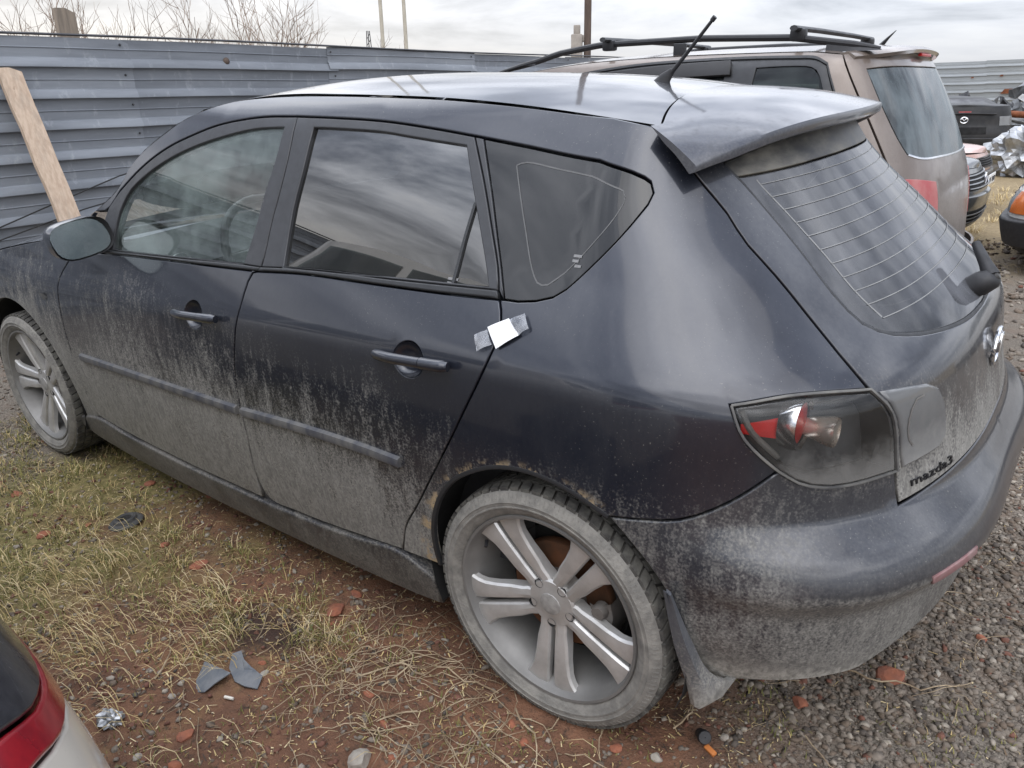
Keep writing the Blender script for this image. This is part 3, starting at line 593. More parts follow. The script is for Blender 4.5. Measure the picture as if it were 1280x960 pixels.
    panel('front_bumper', BODY, [[(-3.135, .45), (-3.175, .60), (-3.315, .745)], [(-3.315, .745), (-3.6, .70), (BODY.umin, .68)], [(BODY.umin, .68), (BODY.umin, .22)], [(BODY.umin, .22), (-3.4, .2), (-3.02, .2)], [(-3.02, .2), (-3.0, .32), (-3.135, .45)]], m_bump, ROOT, gap=.001, **s_)
    panel('door_sill', BODY, [[(-2.2, .20), (-.45, .22)], [(-.45, .22), (-.45, .46)], [(-.45, .46), (-2.12, .46)], [(-2.12, .46), (-2.2, .20)]], m_skirt, ROOT, off=-.010, g=.08, **s_)
    panel('side_skirt', BODY, D['skirt'], m_skirt, ROOT, off=.010, gap=.0015, bev=.008, depth=.05, **s_)
    # rear lamps
    lp = D['lamp']
    lamp = panel('tail_lamp', BODY, lp, m_lens, ROOT, off=.004, gap=.0025, bev=.006, depth=.012, **s_)
    panel('lamp_housing', BODY, lp, m_house, lamp, off=-.075, gap=.004, bev=.002, depth=.004, g=.04, **s_)
    w_ = np.concatenate([curve(x, .02) for x in lp]); 
    mb = MB(); n = len(w_); a = BODY.P(w_[:, 0], w_[:, 1])-BODY.N(w_[:, 0], w_[:, 1])*.006; b = BODY.P(w_[:, 0], w_[:, 1])-BODY.N(w_[:, 0], w_[:, 1])*.08
    v = np.concatenate([a, b])*[1, sd, 1]; mb.add(v, [(i, (i+1) % n, n+(i+1) % n, n+i) for i in range(n)], flip=sd < 0); mb.build('housing_wall', m_house, lamp)
    ribbon('lens_rim', BODY, [np.array(x)+0 for x in lp]+[[lp[-1][-1], lp[0][0]]], .005, m_dusty, lamp, off=.0035, h=.002, **s_)
    pr = [Vector((gp(u, z)-gn(u, z)*k).to_tuple()) for (u, z), k in zip(D['lampparts'][0], (.052, .040, .05, .05))]
    for p in pr: p.y *= sd
    MB().lathe([(.040, .010), (.047, .008), (.053, .013), (.056, .003), (.054, -.020), (.035, -.024)], 36, 'X', pr[0]).build('lamp_ring', m_chrome, lamp)
    MB().tube([gp(u, z)*1-gn(u, z)*.03 if sd > 0 else Vector(((gp(u, z)-gn(u, z)*.03).x, -(gp(u, z)-gn(u, z)*.03).y, z)) for u, z in [tuple(np.array(a)*(1-.16)+.16*np.array(PANELS['lampparts'][0][0])) for a in curve(lp[3], .02)]], .006, 8).build('lamp_edge', m_dusty, lamp)
    MB().lathe([(.0005, .012), (.02, .010), (.047, .004)], 36, 'X', pr[0]).build('red_lens', m_redl, lamp)
    MB().lathe([(.018, -.05), (.030, .000), (.029, .010), (.024, .005), (.0005, .0)], 32, 'X', pr[1]).build('bulb_cup', m_bulb, lamp)
    # red side reflector: a block that follows the housing behind the ring
    ub, zb = D['lampparts'][0][2]
    def red_pt(a, b):
        P = gp(ub-.058+.095*a, zb-.004-.026*(.35+.65*a)+(.052*(.35+.65*a))*b)-gn(ub-.058+.095*a, zb)*.030
        return (P.x, P.y*sd, P.z)
    MB().grid(red_pt, 8, 4, flip=sd < 0).build('red_block', m_redl, lamp)
    # wheel arch lip
    lip = D['quarter'][6]
    ribbon('arch_lip', BODY, [lip], .014, m_trim, ROOT, off=-.004, h=.006, **s_)
    # lining of both wheel arches
    for wx, R in ((0., .362), (-2.64, .372)):
        MB().grid(lambda a, b: (wx+R*math.cos(a*math.pi*1.25-.39), -sd*(.845-.33*b), .335+R*math.sin(a*math.pi*1.25-.39)), 24, 4).build('arch_lining', m_lining, ROOT)
        MB().lathe([(.001, 0), (R+.02, 0)], 28, 'Y', (wx, -sd*.52, .335)).build('inner_wing', m_lining, ROOT)
    # mirror
    if True:
        mb = MB(); V = []
        for i in range(13):
            a = i/12; sc = math.sin(math.pi*min(1, .12+a*.52))**.6 if a < .75 else math.sin(math.pi*.51)**.6
            sc = (1-(1-min(a/.8, 1))**2.2)**.5
            for k in range(24):
                w = 2*math.pi*k/24; c, s = math.cos(w), math.sin(w)
                yy = .098*abs(c)**.62*math.copysign(1, c)*max(sc, .02); zz = .062*abs(s)**.70*math.copysign(1, s)*max(sc, .02)
                V.append((-1.90+.125*a, -sd*(.895-yy+.012*zz/.06), 1.040+zz+.012*yy/.1))
        F = [(i*24+k, (i+1)*24+k, (i+1)*24+(k+1) % 24, i*24+(k+1) % 24) for i in range(12) for k in range(24)]
        mr = mesh('door_mirror', V, F+[tuple(range(24))], m_black if False else m_fpaint, ROOT, angle=60)
        ring = V[12*24:]; cy = sum(p[1] for p in ring)/24; cz = sum(p[2] for p in ring)/24
        gl = [(p[0]-.012-.20*(p[2]-cz), cy+(p[1]-cy)*.93, cz+(p[2]-cz)*.92) for p in ring]
        mesh('mirror_glass', gl, [tuple(range(24))], simple('mirror_face', (.33, .37, .375), .09, 1., var=.15, vscale=20), mr)
        rim = [(p[0]+.002, p[1], p[2]) for p in ring]; rin = [(p[0]-.022, cy+(p[1]-cy)*.90, cz+(p[2]-cz)*.89) for p in ring]
        mesh('mirror_rim', rim+rin, [(k, (k+1) % 24, 24+(k+1) % 24, 24+k) for k in range(24)], m_black, mr, angle=60)
        MB().tube([(-1.86, -sd*.74, 1.0), (-1.85, -sd*.80, 1.01), (-1.84, -sd*.84, 1.025)], [.035, .03, .026], 10, flat=.8).build('mirror_foot', m_black, mr)
# ---- roof, windscreen, bonnet ----
def roof_pt(s, t):
    T = 2*t-1; xf = -1.42-.13*(1-T*T); xr = .10-.115*(1-T*T)
    x = xf+(xr-xf)*s; y = T*float(yd(max(min(x, .1), -1.42)))*(1-.006)
    return (x, y, roof_z(x, T)+.001)
MB().grid(roof_pt, 50, 33, flip=False).build('roof', m_roofp, ROOT, angle=60)
for sd in (1, -1):                                                  # drip channel beside the roof skin
    MB().grid(lambda a, b: (-1.42+1.5*a, -sd*(float(yd(-1.42+1.5*a))*(.990+.016*b)), float(zd(-1.42+1.5*a))-.006), 30, 2).build('roof_channel', m_trim, ROOT)
ap = PANELS['quarter'][0]
apc = curve([p for p in ap if p[0] < -1.41 and p[0] > -1.95]+[(-1.42, 1.4157)], .04)
base_u = (-2.16, .985)
apc = np.concatenate([[base_u], apc])
def wind_pt(s, t):
    i = s*(len(apc)-1); k = min(int(i), len(apc)-2); f = i-k; u, z = apc[k]*(1-f)+apc[k+1]*f
    P = BODY.P(u, z); T = 2*t-1; b = 1-T*T
    return (P[0]-(.20-.07*s)*b, P[1]*-T*1.0 if False else abs(P[1])*T*.995, P[2]+.02*b*s)
MB().grid(wind_pt, 16, 21).build('windscreen', m_gl_wind, ROOT, angle=60)
wt = PANELS['quarter'][0][0]
hood_line = curve([(-2.16, .985), (-2.5, .935), (-2.85, .865), (-3.12, .79), (-3.45, .735), (BODY.umin+.02, .70)], .06)
def hood_pt(s, t):
    i = s*(len(hood_line)-1); k = min(int(i), len(hood_line)-2); f = i-k; u, z = hood_line[k]*(1-f)+hood_line[k+1]*f
    P = BODY.P(u, z); T = 2*t-1; return (P[0]-.20*(1-T*T)*(1-s), abs(P[1])*T*.985, P[2]+.045*(1-T*T)*(1-.6*s)+.002)
MB().grid(hood_pt, 30, 21, flip=True).build('bonnet', m_roofp, ROOT, angle=60)
# ---- tailgate ----
UM = BODY.umax
seam = PANELS['seam'][0]; lr = PANELS['lampR'][0]; gl = PANELS['glL'][0]
zg = .945; ztop = 1.272
hb = [(lr[-1][0]+.001, lr[-1][1]), (.637, .704)]
topg = [(gl[0][0], gl[0][1]+.004), (.62, 1.315), (.85, 1.335), (UM, 1.34)]
gl_edge = [list(p) for p in gl]+[[UM, zg]]
hatch = [seam, [seam[-1]]+lr[1:], [lr[-1], (.683, .672)], [(.683, .672), (.79, .682), (.91, .6875), (UM, .6885)], [(UM, .6885), (UM, zg)], gl_edge[::-1], topg, [(UM, 1.34), (UM, 1.405)], [(UM, 1.405), (.7, 1.395), seam[0]]]
tg = panel('tailgate', BODY, hatch, m_hatch, ROOT, sym=True, depth=.02)
kb = 1
for i in range(len(gl)):
    if gl[i][1] > ztop: kb = i+1
x_ = (ztop-gl[kb-1][1])/(gl[kb][1]-gl[kb-1][1]); bandL = [gl[kb-1][0]+(gl[kb][0]-gl[kb-1][0])*x_, ztop]
bl = [bandL, (.75, 1.276), (.95, 1.280), (UM, 1.281)]
panel('rear_window', BODY, [[bandL]+[list(p) for p in gl[kb:]]+[[UM, zg]], [(UM, zg), (UM, 1.281)], bl[::-1]], m_gl_rear, tg, sym=True, off=-.003, gap=.002, bev=.003, depth=.010)
panel('window_band', BODY, [[list(p) for p in gl[:kb]]+[bandL], bl, [(UM, 1.281), (UM, 1.34)], topg[::-1]], m_band, tg, sym=True, off=-.003, gap=.001, bev=.002, depth=.010)
# heater wires printed on the glass: each line its own piece
gle = np.array(gl); 
def glass_u(z): return float(np.interp(-z, -gle[:8, 1], gle[:8, 0]))
hl = [1.255-.0245*i for i in range(11)]
for z in hl:
    u0 = glass_u(z)+.055; pts = [(u0, z-.002), (u0+.12, z+.001), (UM-.12, z+.004), (UM, z+.004)]
    ribbon('heater_line', BODY, [pts], .0014, m_line, tg, off=-.0012, sym=True)
ribbon('heater_bus', BODY, [[(glass_u(z)+.055, z) for z in (1.262, 1.2, 1.13, 1.06, 1.01)]], .004, m_line, tg, off=-.0024)
ribbon('heater_bus', BODY, [[(glass_u(z)+.055, z) for z in (1.262, 1.2, 1.13, 1.06, 1.01)]], .004, m_line, tg, off=-.0024, side=-1)
ribbon('window_seal', BODY, [gl_edge], .007, m_trim, tg, off=-.004, h=.003, sym=True)
rv = panel('reverse_lamp', BODY, PANELS['rev'], m_rev, tg, off=.006, gap=.001, bev=.006, depth=.012)
panel('reverse_lamp', BODY, PANELS['rev'], m_rev, tg, off=.006, gap=.001, bev=.006, depth=.012, side=-1)
rc = np.array([x for s in PANELS['rev'] for x in s]).mean(0)
ribbon('lens_arc', BODY, [[(rc[0]-.012+.030*math.cos(a), rc[1]+.052*math.sin(a)) for a in np.linspace(1.3, 4.2, 9)]], .003, m_silver, rv, off=.007)
# badge letters, draped on the tailgate
def text_mesh(txt, size):
    cu_ = bpy.data.curves.new('t', 'FONT'); cu_.body = txt; cu_.size = size; cu_.extrude = .0; cu_.resolution_u = 3
    o = bpy.data.objects.new('t', cu_); COL.objects.link(o); dg = bpy.context.evaluated_depsgraph_get(); me = bpy.data.meshes.new_from_object(o.evaluated_get(dg))
    v = [tuple(p.co) for p in me.vertices]; f = [tuple(p.vertices) for p in me.polygons]; bpy.data.objects.remove(o); bpy.data.curves.remove(cu_); bpy.data.meshes.remove(me)
    return v, f
def draped_text(name, txt, u0, z0, u1, h, material, parent, off=.003):
    v, f = text_mesh(txt, 1.); w = max(p[0] for p in v); V = []
    for d in (off, -.002):
        for x, y, _ in v:
            u = u0+(u1-u0)*x/w; V.append(gp(u, z0+y*h)+gn(u, z0+y*h)*d)
    k = len(v); ed = {}
    for q in f:
        for i in range(len(q)):
            a, b = q[i], q[(i+1) % len(q)]; ed[(a, b)] = ed.get((a, b), 0)+1
    F = [q for q in f]+[(b, a, a+k, b+k) for (a, b) in ed if (b, a) not in ed]
    return mesh(name, V, F, material, parent)
m_badge = simple('badge_dark', (.035, .036, .04), .3, .6, var=.3)
draped_text('badge', 'mazda3', .7106, .6985, .835, .026, m_badge, tg)
# emblem: a ring with a winged v
ez = .845; ev = MB(); pts = [Vector((float(BODY.P(UM-abs(.052*math.cos(a)), ez)[0])+.008, .052*math.cos(a), ez+.042*math.sin(a))) for a in np.linspace(0, 2*math.pi, 33)]
ev.tube(pts, .0055, 8, cap=False)
ev.tube([Vector((float(BODY.P(UM-abs(y), ez)[0])+.010, y, ez+z)) for y, z in ((-.046, .018), (-.022, .020), (0, -.012), (.022, .020), (.046, .018))], .006, 8)
ev.build('emblem', m_chrome, tg)
# wiper: pod at the foot of the glass, arm and blade lying across it
px = float(BODY.P(UM, .975)[0]); mb = MB()
mb.tube([(px-.03, .03, .955), (px+.012, .03, .980), (px+.034, .03, .997), (px+.040, .03, 1.003)], [.022, .029, .025, .015], 16, flat=1.25).tube([(px+.030, .03, 1.0), (px+.012, .045, 1.025), (px-.02, .09, 1.06)], [.020, .014, .010], 10)
wp = mb.build('wiper_arm', m_black, tg, angle=60)
MB().tube([(px+.036, .03, 1.000), (px+.045, .03, 1.006)], [.012, .010], 12).build('arm_cap', m_dusty, wp)
# ---- spoiler ----
def spo(y): y2 = y*y; return .358-.287*y2-.494*y2*y2, 1.374-.0063*y2-.5785*y2*y2
def spo_section(y, n=9):
    T = max(-1, min(1, y/.523)); xf = .108-.115*(1-T*T); xt, zt = spo(y); zf = roof_z(min(xf, .10), T)+.006
    e = max(0, abs(y)-.50)/.08
    top = []
    for i in range(n):
        s = i/(n-1); b = math.sin(math.pi*s)*(.007+.006*(1-min(1, abs(y)/.5)))*(1-.5*e)
        top.append((xf+(xt-xf)*s, y, zf+(zt-zf)*s+b))
    th = .028-.010*e
    low = [(xt+.003, y, zt-.006), (xt, y, zt-th*.8), (xt-.012, y, zt-th)]
    for i in range(1, 6):
        s = i/5; low.append((xt-.012+(xf+.045-xt)*s, y, zt-th+(zf-.035-zt+th)*s+.004*math.sin(math.pi*s)))
    return top+low
ys = [.578*math.sin(a)**1 if False else v for v in [-.578+1.156*i/44 for i in range(45)] for a in [0]]
secs = [spo_section(y) for y in ys]; n = len(secs[0]); V = [p for s in secs for p in s]
F = [(i*n+k, i*n+k+1, (i+1)*n+k+1, (i+1)*n+k) for i in range(44) for k in range(n-1)]+[(i*n+n-1, i*n, (i+1)*n, (i+1)*n+n-1) for i in range(44)]
F += [tuple(range(n)), tuple(44*n+k for k in range(n))[::-1]]
mesh('spoiler', V, [f[::-1] for f in F], m_spoil, ROOT, angle=42)
MB().tube([(-.165, 0, 1.432), (-.155, 0, 1.452), (-.135, 0, 1.470)], [.030, .017, .008], 12, flat=.6).tube([(-.14, 0, 1.462), (-.105, 0, 1.50), (-.024, 0, 1.591)], [.0062, .0052, .0042], 10).tube([(-.03, 0, 1.584), (-.022, 0, 1.593)], .0062, 10).build('aerial', m_black, ROOT, angle=60)
# ---- rear bumper ----
bt = PANELS['bumper_top']; lg = PANELS['bumper_ledge'][0]; bb = PANELS['bumper_bot'][0]; ba = PANELS['bumper_arch'][0]
zc = .38
bump = [bt[0], bt[1], [bt[2][0], (.683, .6725)], [(.683, .6725), (.79, .6825), (.91, .688), (UM, .689)], [(UM, .689), (UM, zc)], [(UM, zc), (.90, zc)]+[list(p) for p in bb[::-1]], ba]
bp = panel('rear_bumper', BUMP, bump, m_bump, ROOT, sym=True, depth=.03, bev=.004, g=.022)
rp = [(.677, .548), (.719, .553), (.79, .556), (.79, .538), (.722, .534), (.68, .529)]
for sd in (1, -1): panel('bumper_reflector', BUMP, [[rp[i], rp[(i+1) % 6]] for i in range(6)], m_redd, bp, off=.004, gap=.001, bev=.002, depth=.006, g=.02, side=sd)
# mudflap behind the rear wheel
for sd in (1, -1):
    fl = [(.322, -.868, .520), (.345, -.862, .40), (.368, -.838, .283), (.376, -.812, .200), (.382, -.785, .188)]; fi = [(.327, -.862, .520), (.366, -.838, .40), (.398, -.790, .29), (.425, -.765, .268), (.435, -.750, .272)]
    mid = [((a[0]+b[0])/2+.008, (a[1]+b[1])/2-.010, (a[2]+b[2])/2) for a, b in zip(fl, fi)]
    rows = [curve(r, .03) for r in (fl, mid, fi)]; k = min(len(r) for r in rows); V = []
    for r in rows:
        ix = np.linspace(0, len(r)-1, k); V += [tuple(r[int(round(i))]*np.array([1, sd, 1])) for i in ix]
    V2 = [(x-.012, y+.004*sd, z) for x, y, z in V]; L = len(V)
    F = [(j*k+i, (j+1)*k+i, (j+1)*k+i+1, j*k+i+1) for j in range(2) for i in range(k-1)]; F2 = [tuple(L+q for q in f[::-1]) for f in F]
    edge = [i for i in range(k)]+[k+k-1, 3*k-1]+[2*k+i for i in range(k-2, -1, -1)]+[k]
    F3 = [(edge[i], edge[(i+1) % len(edge)], L+edge[(i+1) % len(edge)], L+edge[i]) for i in range(len(edge))]
    mesh('mudflap', V+V2, [f if sd > 0 else f[::-1] for f in F+F2+F3], m_flap, ROOT, angle=50)
# ---- underbody and cabin ----
MB().box((-1.52, 0, .26), (3.3, 1.18, .10)).box((.30, 0, .44), (.5, .9, .1)).box((-1.3, 0, .25), (1.75, 1.56, .12)).build('underbody', m_under, ROOT)
MB().box((-.95, 0, .36), (2.2, 1.5, .06)).box((.28, 0, .62), (.55, 1.1, .04)).grid(lambda a, b: (-2.12+.42*a, -.72+1.44*b, .93-.05*a*a+.03*math.sin(math.pi*b)), 8, 12).grid(lambda a, b: (-1.70+.02*a, -.72+1.44*b, .88-.40*a), 6, 12).build('cabin_floor', m_cabin, ROOT)
for sd in (1, -1): MB().grid(lambda a, b: (-1.95+1.85*a, -sd*.735, .34+.60*b), 8, 4).build('door_lining', m_cabin, ROOT)
wh = MB(); wc = Vector((-1.50, -.37, .93)); tl = Matrix.Rotation(math.radians(-24), 3, 'Y')
wh.tube([wc+tl @ Vector((0, .185*math.cos(a), .185*math.sin(a))) for a in np.linspace(0, 2*math.pi, 33)], .015, 8, cap=False)
for a in (0, math.pi, -math.pi/2): wh.tube([wc+tl @ Vector((-.02, .05*math.cos(a), .05*math.sin(a))), wc+tl @ Vector((0, .18*math.cos(a), .18*math.sin(a)))], [.022, .014], 8)
wh.tube([wc+tl @ Vector((-.05, 0, 0)), wc+tl @ Vector((.015, 0, 0))], [.06, .055], 16).build('steering_wheel', m_black, ROOT, angle=50)
st = MB()
for y in (-.37, .37):
    st.tube([(-1.02, y, .52), (-1.30, y, .50), (-1.42, y, .50)], [.12, .13, .09], 12, flat=1.9, up=(0, 0, 1)).tube([(-1.0, y, .50), (-.92, y, .75), (-.82, y, 1.02)], [.12, .12, .085], 12, flat=1.95, up=(0, 1, 0)).tube([(-.80, y, 1.06), (-.77, y, 1.16), (-.76, y, 1.2)], [.055, .06, .035], 10, flat=2., up=(0, 1, 0))
st.build('front_seat', m_seat, ROOT, angle=60)
MB().box((-.15, 0, .55), (.5, 1.25, .2), bev=.05).box((.08, 0, .82), (.16, 1.25, .5), bev=.05).build('rear_seat', m_seat, ROOT, angle=60)
# air vent rings on the dash corner
for y in (-.63,): MB().tube([(-1.685, y+.045*math.cos(a), .895+.045*math.sin(a)) for a in np.linspace(0, 2*math.pi, 25)], .006, 6, cap=False).build('vent_ring', m_silver, ROOT)
# ---- wheels ----
def wheel(name, loc, phase, side, parent):
    w = bpy.data.objects.new(name, None); COL.objects.link(w); w.parent = parent; w.location = loc
    if side < 0: w.rotation_euler = (0, 0, math.pi)
    prof = [(.236, -.060), (.243, -.083), (.250, -.093), (.262, -.101), (.269, -.1035), (.2705, -.1055), (.2735, -.1058), (.2750, -.1045), (.283, -.1055), (.2845, -.1072), (.2865, -.1060), (.296, -.103), (.306, -.096), (.311, -.086), (.3125, -.070), (.3135, -.035), (.3135, .035), (.311, .08), (.30, .1), (.25, .09), (.236, .06)]
    ty = MB().lathe(prof, 96).build('tyre', [m_tyre, m_tread], w, angle=38)
    P = len(prof); mi = np.zeros(len(ty.data.polygons), np.int32)
    mi[np.arange(len(mi)) % (P-1) >= 13] = 1; ty.data.polygons.foreach_set('material_index', mi)
    tb = MB(); rib = MB()
    for k in range(64):
        a0 = k*2*math.pi/64
        for row, (ya, yb, ra, rb, sk) in enumerate(((-.092, -.064, .3165, .3200, .010), (-.058, -.032, .3202, .3206, -.012), (-.026, .0, .3206, .3206, .012), (.006, .032, .3206, .3204, -.012), (.038, .07, .3202, .318, .01))):
            V = []
            for rr_, dr in ((1, 0), (0, -.012)):
                for yy, r0, s_ in ((ya, ra, -sk/2), (yb, rb, sk/2)):
                    for da in (.006, .083): q = a0+row*.04+da+s_*3; V.append(((r0+dr)*math.cos(q), yy, (r0+dr)*math.sin(q)))
            tb.add(V, [(0, 1, 3, 2), (0, 4, 5, 1), (1, 5, 7, 3), (3, 7, 6, 2), (2, 6, 4, 0)])
            if row == 0: tb.add(V, [(2, 3, 1, 0)])
    for k in range(150):
        q = k*2*math.pi/150; dq = .010; V = [((r0)*math.cos(q+d), y0, (r0)*math.sin(q+d)) for r0, y0 in ((.2935, -.1050), (.3045, -.0985)) for d in (0, dq)]
        V += [(x, y+.004, z) for x, y, z in V]; rib.add(V, [(0, 2, 3, 1), (0, 1, 5, 4), (1, 3, 7, 5), (3, 2, 6, 7), (2, 0, 4, 6)])
    tag(tb.build('tread_blocks', m_treadd, ty, flat=True), kind='stuff'); tag(rib.build('sidewall_ribs', m_tyre, ty, flat=True), kind='stuff')
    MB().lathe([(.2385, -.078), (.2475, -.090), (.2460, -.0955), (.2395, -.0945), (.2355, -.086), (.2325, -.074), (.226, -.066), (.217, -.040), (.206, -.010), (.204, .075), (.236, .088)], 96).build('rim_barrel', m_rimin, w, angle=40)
    sp = MB()
    for p in range(5):
        ang = phase+p*2*math.pi/5
        for sg in (1, -1):
            V = []; secs = []
            for r, a, b, yf, th in ((.030, .000, .030, -.060, .034), (.062, .0035, .038, -.061, .034), (.078, .006, .0375, -.063, .032), (.110, .0060, .0440, -.068, .028), (.150, .0065, .0475, -.073, .024), (.185, .0070, .0535, -.077, .021), (.210, .0072, .0610, -.079, .020), (.2265, .0075, .0700, -.0795, .020), (.2395, .0075, .0800, -.0790, .020)):
                k = len(secs); mid = a+(b-a)*.42; ro = r if r < .2 else math.sqrt(max(r*r-0*b*b, .01))
                def pt(l, y, rr=r):
                    q = rr if rr < .2 else math.sqrt(max(rr*rr-l*l*.9, .01)); x0, z0 = q, sg*l
                    return (x0*math.cos(ang)-z0*math.sin(ang), y, x0*math.sin(ang)+z0*math.cos(ang))
                secs.append([pt(a, yf+th), pt(a, yf+.009), pt(a+.0035, yf+.003), pt(mid, yf), pt(b-.005, yf+.0025), pt(b, yf+.008), pt(b+.002, yf+th)])
            m_ = 7; V = [q for s in secs for q in s]
            F = [(i*m_+k, i*m_+k+1, (i+1)*m_+k+1, (i+1)*m_+k) for i in range(len(secs)-1) for k in range(m_-1)]
            sp.add(V, F, flip=sg > 0)
            tip = [(len(secs)-1)*m_+k for k in range(m_)]; base = len(sp.v)-len(V)
            sp.f.append(tuple(base+t for t in tip) if sg < 0 else tuple(base+t for t in tip[::-1]))
        # web between a pair, set back
        V = []
        for r, y in ((.055, -.050), (.08, -.048), (.105, -.040)):
            for l in (-.010, .010): V.append((r*math.cos(ang)-l*math.sin(ang), y, r*math.sin(ang)+l*math.cos(ang)))
        sp.add(V, [(0, 1, 3, 2), (2, 3, 5, 4)], flip=True); sp.add(V, [(0, 1, 3, 2), (2, 3, 5, 4)])
    sp.lathe([(.001, -.0635), (.031, -.0635), (.036, -.0615), (.060, -.0605), (.066, -.055), (.068, -.03)], 40)
    sp.build('spokes', m_alloy, w, angle=22)
    MB().lathe([(.0005, -.0675), (.022, -.0672), (.028, -.0655), (.0295, -.0620)], 36).build('centre_cap', m_cap, w)
    for p in range(5):
        a = phase+p*2*math.pi/5; c = (.0555*math.cos(a), 0, .0555*math.sin(a))
        MB().lathe([(.0115, -.0622), (.0105, -.0600), (.010, -.045)], 16, c=c).build('bolt_hole', m_lining, w)
        MB().lathe([(.0005, -.0585), (.0068, -.0580), (.0075, -.050)], 6, c=c).build('wheel_bolt', m_hubm if p else m_chrome, w)
    MB().tube([(.216*math.cos(2.62), -.062, .216*math.sin(2.62)), (.205*math.cos(2.62), -.078, .205*math.sin(2.62))], [.005, .004], 8).build('tyre_valve', m_black, w)
    MB().lathe([(.05, -.012), (.139, -.012), (.141, -.008), (.141, .010), (.139, .014)], 64).build('brake_disc', m_disc, w)
    MB().lathe([(.001, -.040), (.045, -.038), (.066, -.034), (.070, -.018), (.07, .02)], 32).build('wheel_hub', m_hubm, w)
    MB().lathe([(.05, .03), (.165, .03), (.17, .02)], 40).build('backing_plate', m_lining, w)
    ca = -.12 if side > 0 else math.pi+.12
    cm = MB(); 
    cm.grid(lambda a, b: ((.098+.058*b)*math.cos(ca-.42+.84*a), -.038+.006*math.sin(9*a)*b-.01*math.sin(math.pi*b), (.098+.058*b)*math.sin(ca-.42+.84*a)), 12, 6, flip=True)
    cm.grid(lambda a, b: (.156*math.cos(ca-.42+.84*a), -.038+.07*b, .156*math.sin(ca-.42+.84*a)), 12, 3)
    for q in (-.25, .05, .3): cm.lathe([(.001, -.058), (.016, -.057), (.020, -.045), (.02, -.03)], 14, c=(.128*math.cos(ca+q), 0, .128*math.sin(ca+q)))
    cm.build('caliper', m_hubm, w, angle=40)
    return w
D2R = math.pi/180
wheel('wheel', (0, -.757, .318), 55*D2R, 1, ROOT)
fw = wheel('wheel', (-2.64, -.765, .318), 36*D2R, 1, ROOT)
wheel('wheel', (0, .757, .318), 20*D2R, -1, ROOT); wheel('wheel', (-2.64, .765, .318), 10*D2R, -1, ROOT)
# ---- paper note and its tape (rests on the car: a thing of its own) ----
def patch(name, px, material, parent, off, n=6, wob=.0):
    a, b, c, d = [np.array(p) for p in px]; V = []
    for i in range(n):
        for j in range(n):
            s, t = i/(n-1), j/(n-1); u, z = (a*(1-s)+b*s)*(1-t)+(d*(1-s)+c*s)*t; P = gp(u, z)+gn(u, z)*(off+wob*math.sin(5*s+2*t)*math.sin(4*t+1))
            V.append(Matrix.Rotation(TILT, 3, 'X') @ P if parent is None else P)
    k = n*n; V += [(p[0], p[1]+.0006, p[2]) for p in V]
    F = [(i*n+j, i*n+j+1, (i+1)*n+j+1, (i+1)*n+j) for i in range(n-1) for j in range(n-1)]
    rim = [j for j in range(n)]+[i*n+n-1 for i in range(1, n)]+[(n-1)*n+j for j in range(n-2, -1, -1)]+[i*n for i in range(n-2, 0, -1)]
    F2 = [(rim[i], rim[(i+1) % len(rim)], k+rim[(i+1) % len(rim)], k+rim[i]) for i in range(len(rim))]
    return mesh(name, V, F+[tuple(k+q for q in f[::-1]) for f in F]+F2, material, parent, angle=40)
stk = PANELS['sticker']
note = thing('paper_note', 'small white paper note taped to the side of the dark hatchback behind the rear door', 'note', (0, 0, 0), (TILT, 0, 0))
patch('paper', [p for p in stk[0]], m_paper, note, .0085, wob=.0015)
patch('tape', [p for p in stk[1]], m_tape, note, .0095, wob=.0022); patch('tape', [p for p in stk[2]], m_tape, note, .0095, wob=.0022)
# ---- the other vehicles ---------------------------------------------------------------------
m_bronze = paint('bronze_paint', (.155, .122, .100), zlo=.55, zhi=1.25, amount=.55, film=.10, dirtcol=(.26, .24, .22), metal=.45, rough=.38)
m_gl_suv = glass('suv_window_glass', (.20, .25, .235), dust_haze=.40, dust_haze_col=(.10, .115, .115), dscale=3.)
m_gl_suvr = glass('suv_rear_glass', (.14, .18, .19), dust_haze=.75, dust_haze_col=(.20, .235, .25), streak=(7, 7, .7), dscale=.9, rough=.06)
m_rail = simple('roof_rail_black', (.018, .018, .020), .45, var=.2)
m_bar = simple('cross_bar_grey', (.045, .047, .05), .5, var=.2)
m_pink = paint('salmon_paint', (.47, .27, .215), zlo=.15, zhi=.6, amount=.4, film=.08, metal=.1, rough=.4)
m_grey = paint('dark_grey_paint', (.060, .064, .068), zlo=.1, zhi=.6, amount=.4, film=.10, metal=.3)
m_white = paint('old_white_paint', (.66, .65, .62), zlo=.1, zhi=.6, amount=.5, film=.06, metal=0, rough=.4)
m_beige = paint('beige_paint', (.56, .52, .455), zlo=0, zhi=.3, film=.05, metal=.15, rough=.4, dirtcol=(.35, .32, .27))
m_blackp = simple('wreck_black_paint', (.012, .013, .015), .42, var=0, col2=(.035, .034, .034), vscale=5, spec=.3)
m_scrapd0 = simple('caved_in_metal', (.05, .05, .055), .6, .3, col2=(.16, .16, .165), vscale=5)
m_orange = simple('orange_lens', (.55, .14, .02), .2, col2=(.42, .10, .02), vscale=14, coat=.5)
m_headl = glass('headlamp_glass', (.55, .57, .58), dust_haze=.25, dust_haze_col=(.3, .3, .3), body=(.35, .36, .37), bodyf=.5)
m_deflector = simple('smoked_plastic', (.022, .021, .021), .32, var=.2)
m_plate = simple('number_plate', (.72, .72, .70), .5, var=.08)
m_ink = simple('plate_ink', (.05, .05, .055), .6, var=.2)
m_smoke = simple('smoked_lens', (.020, .020, .023), .16, col2=(.032, .032, .036), vscale=40, coat=.5)
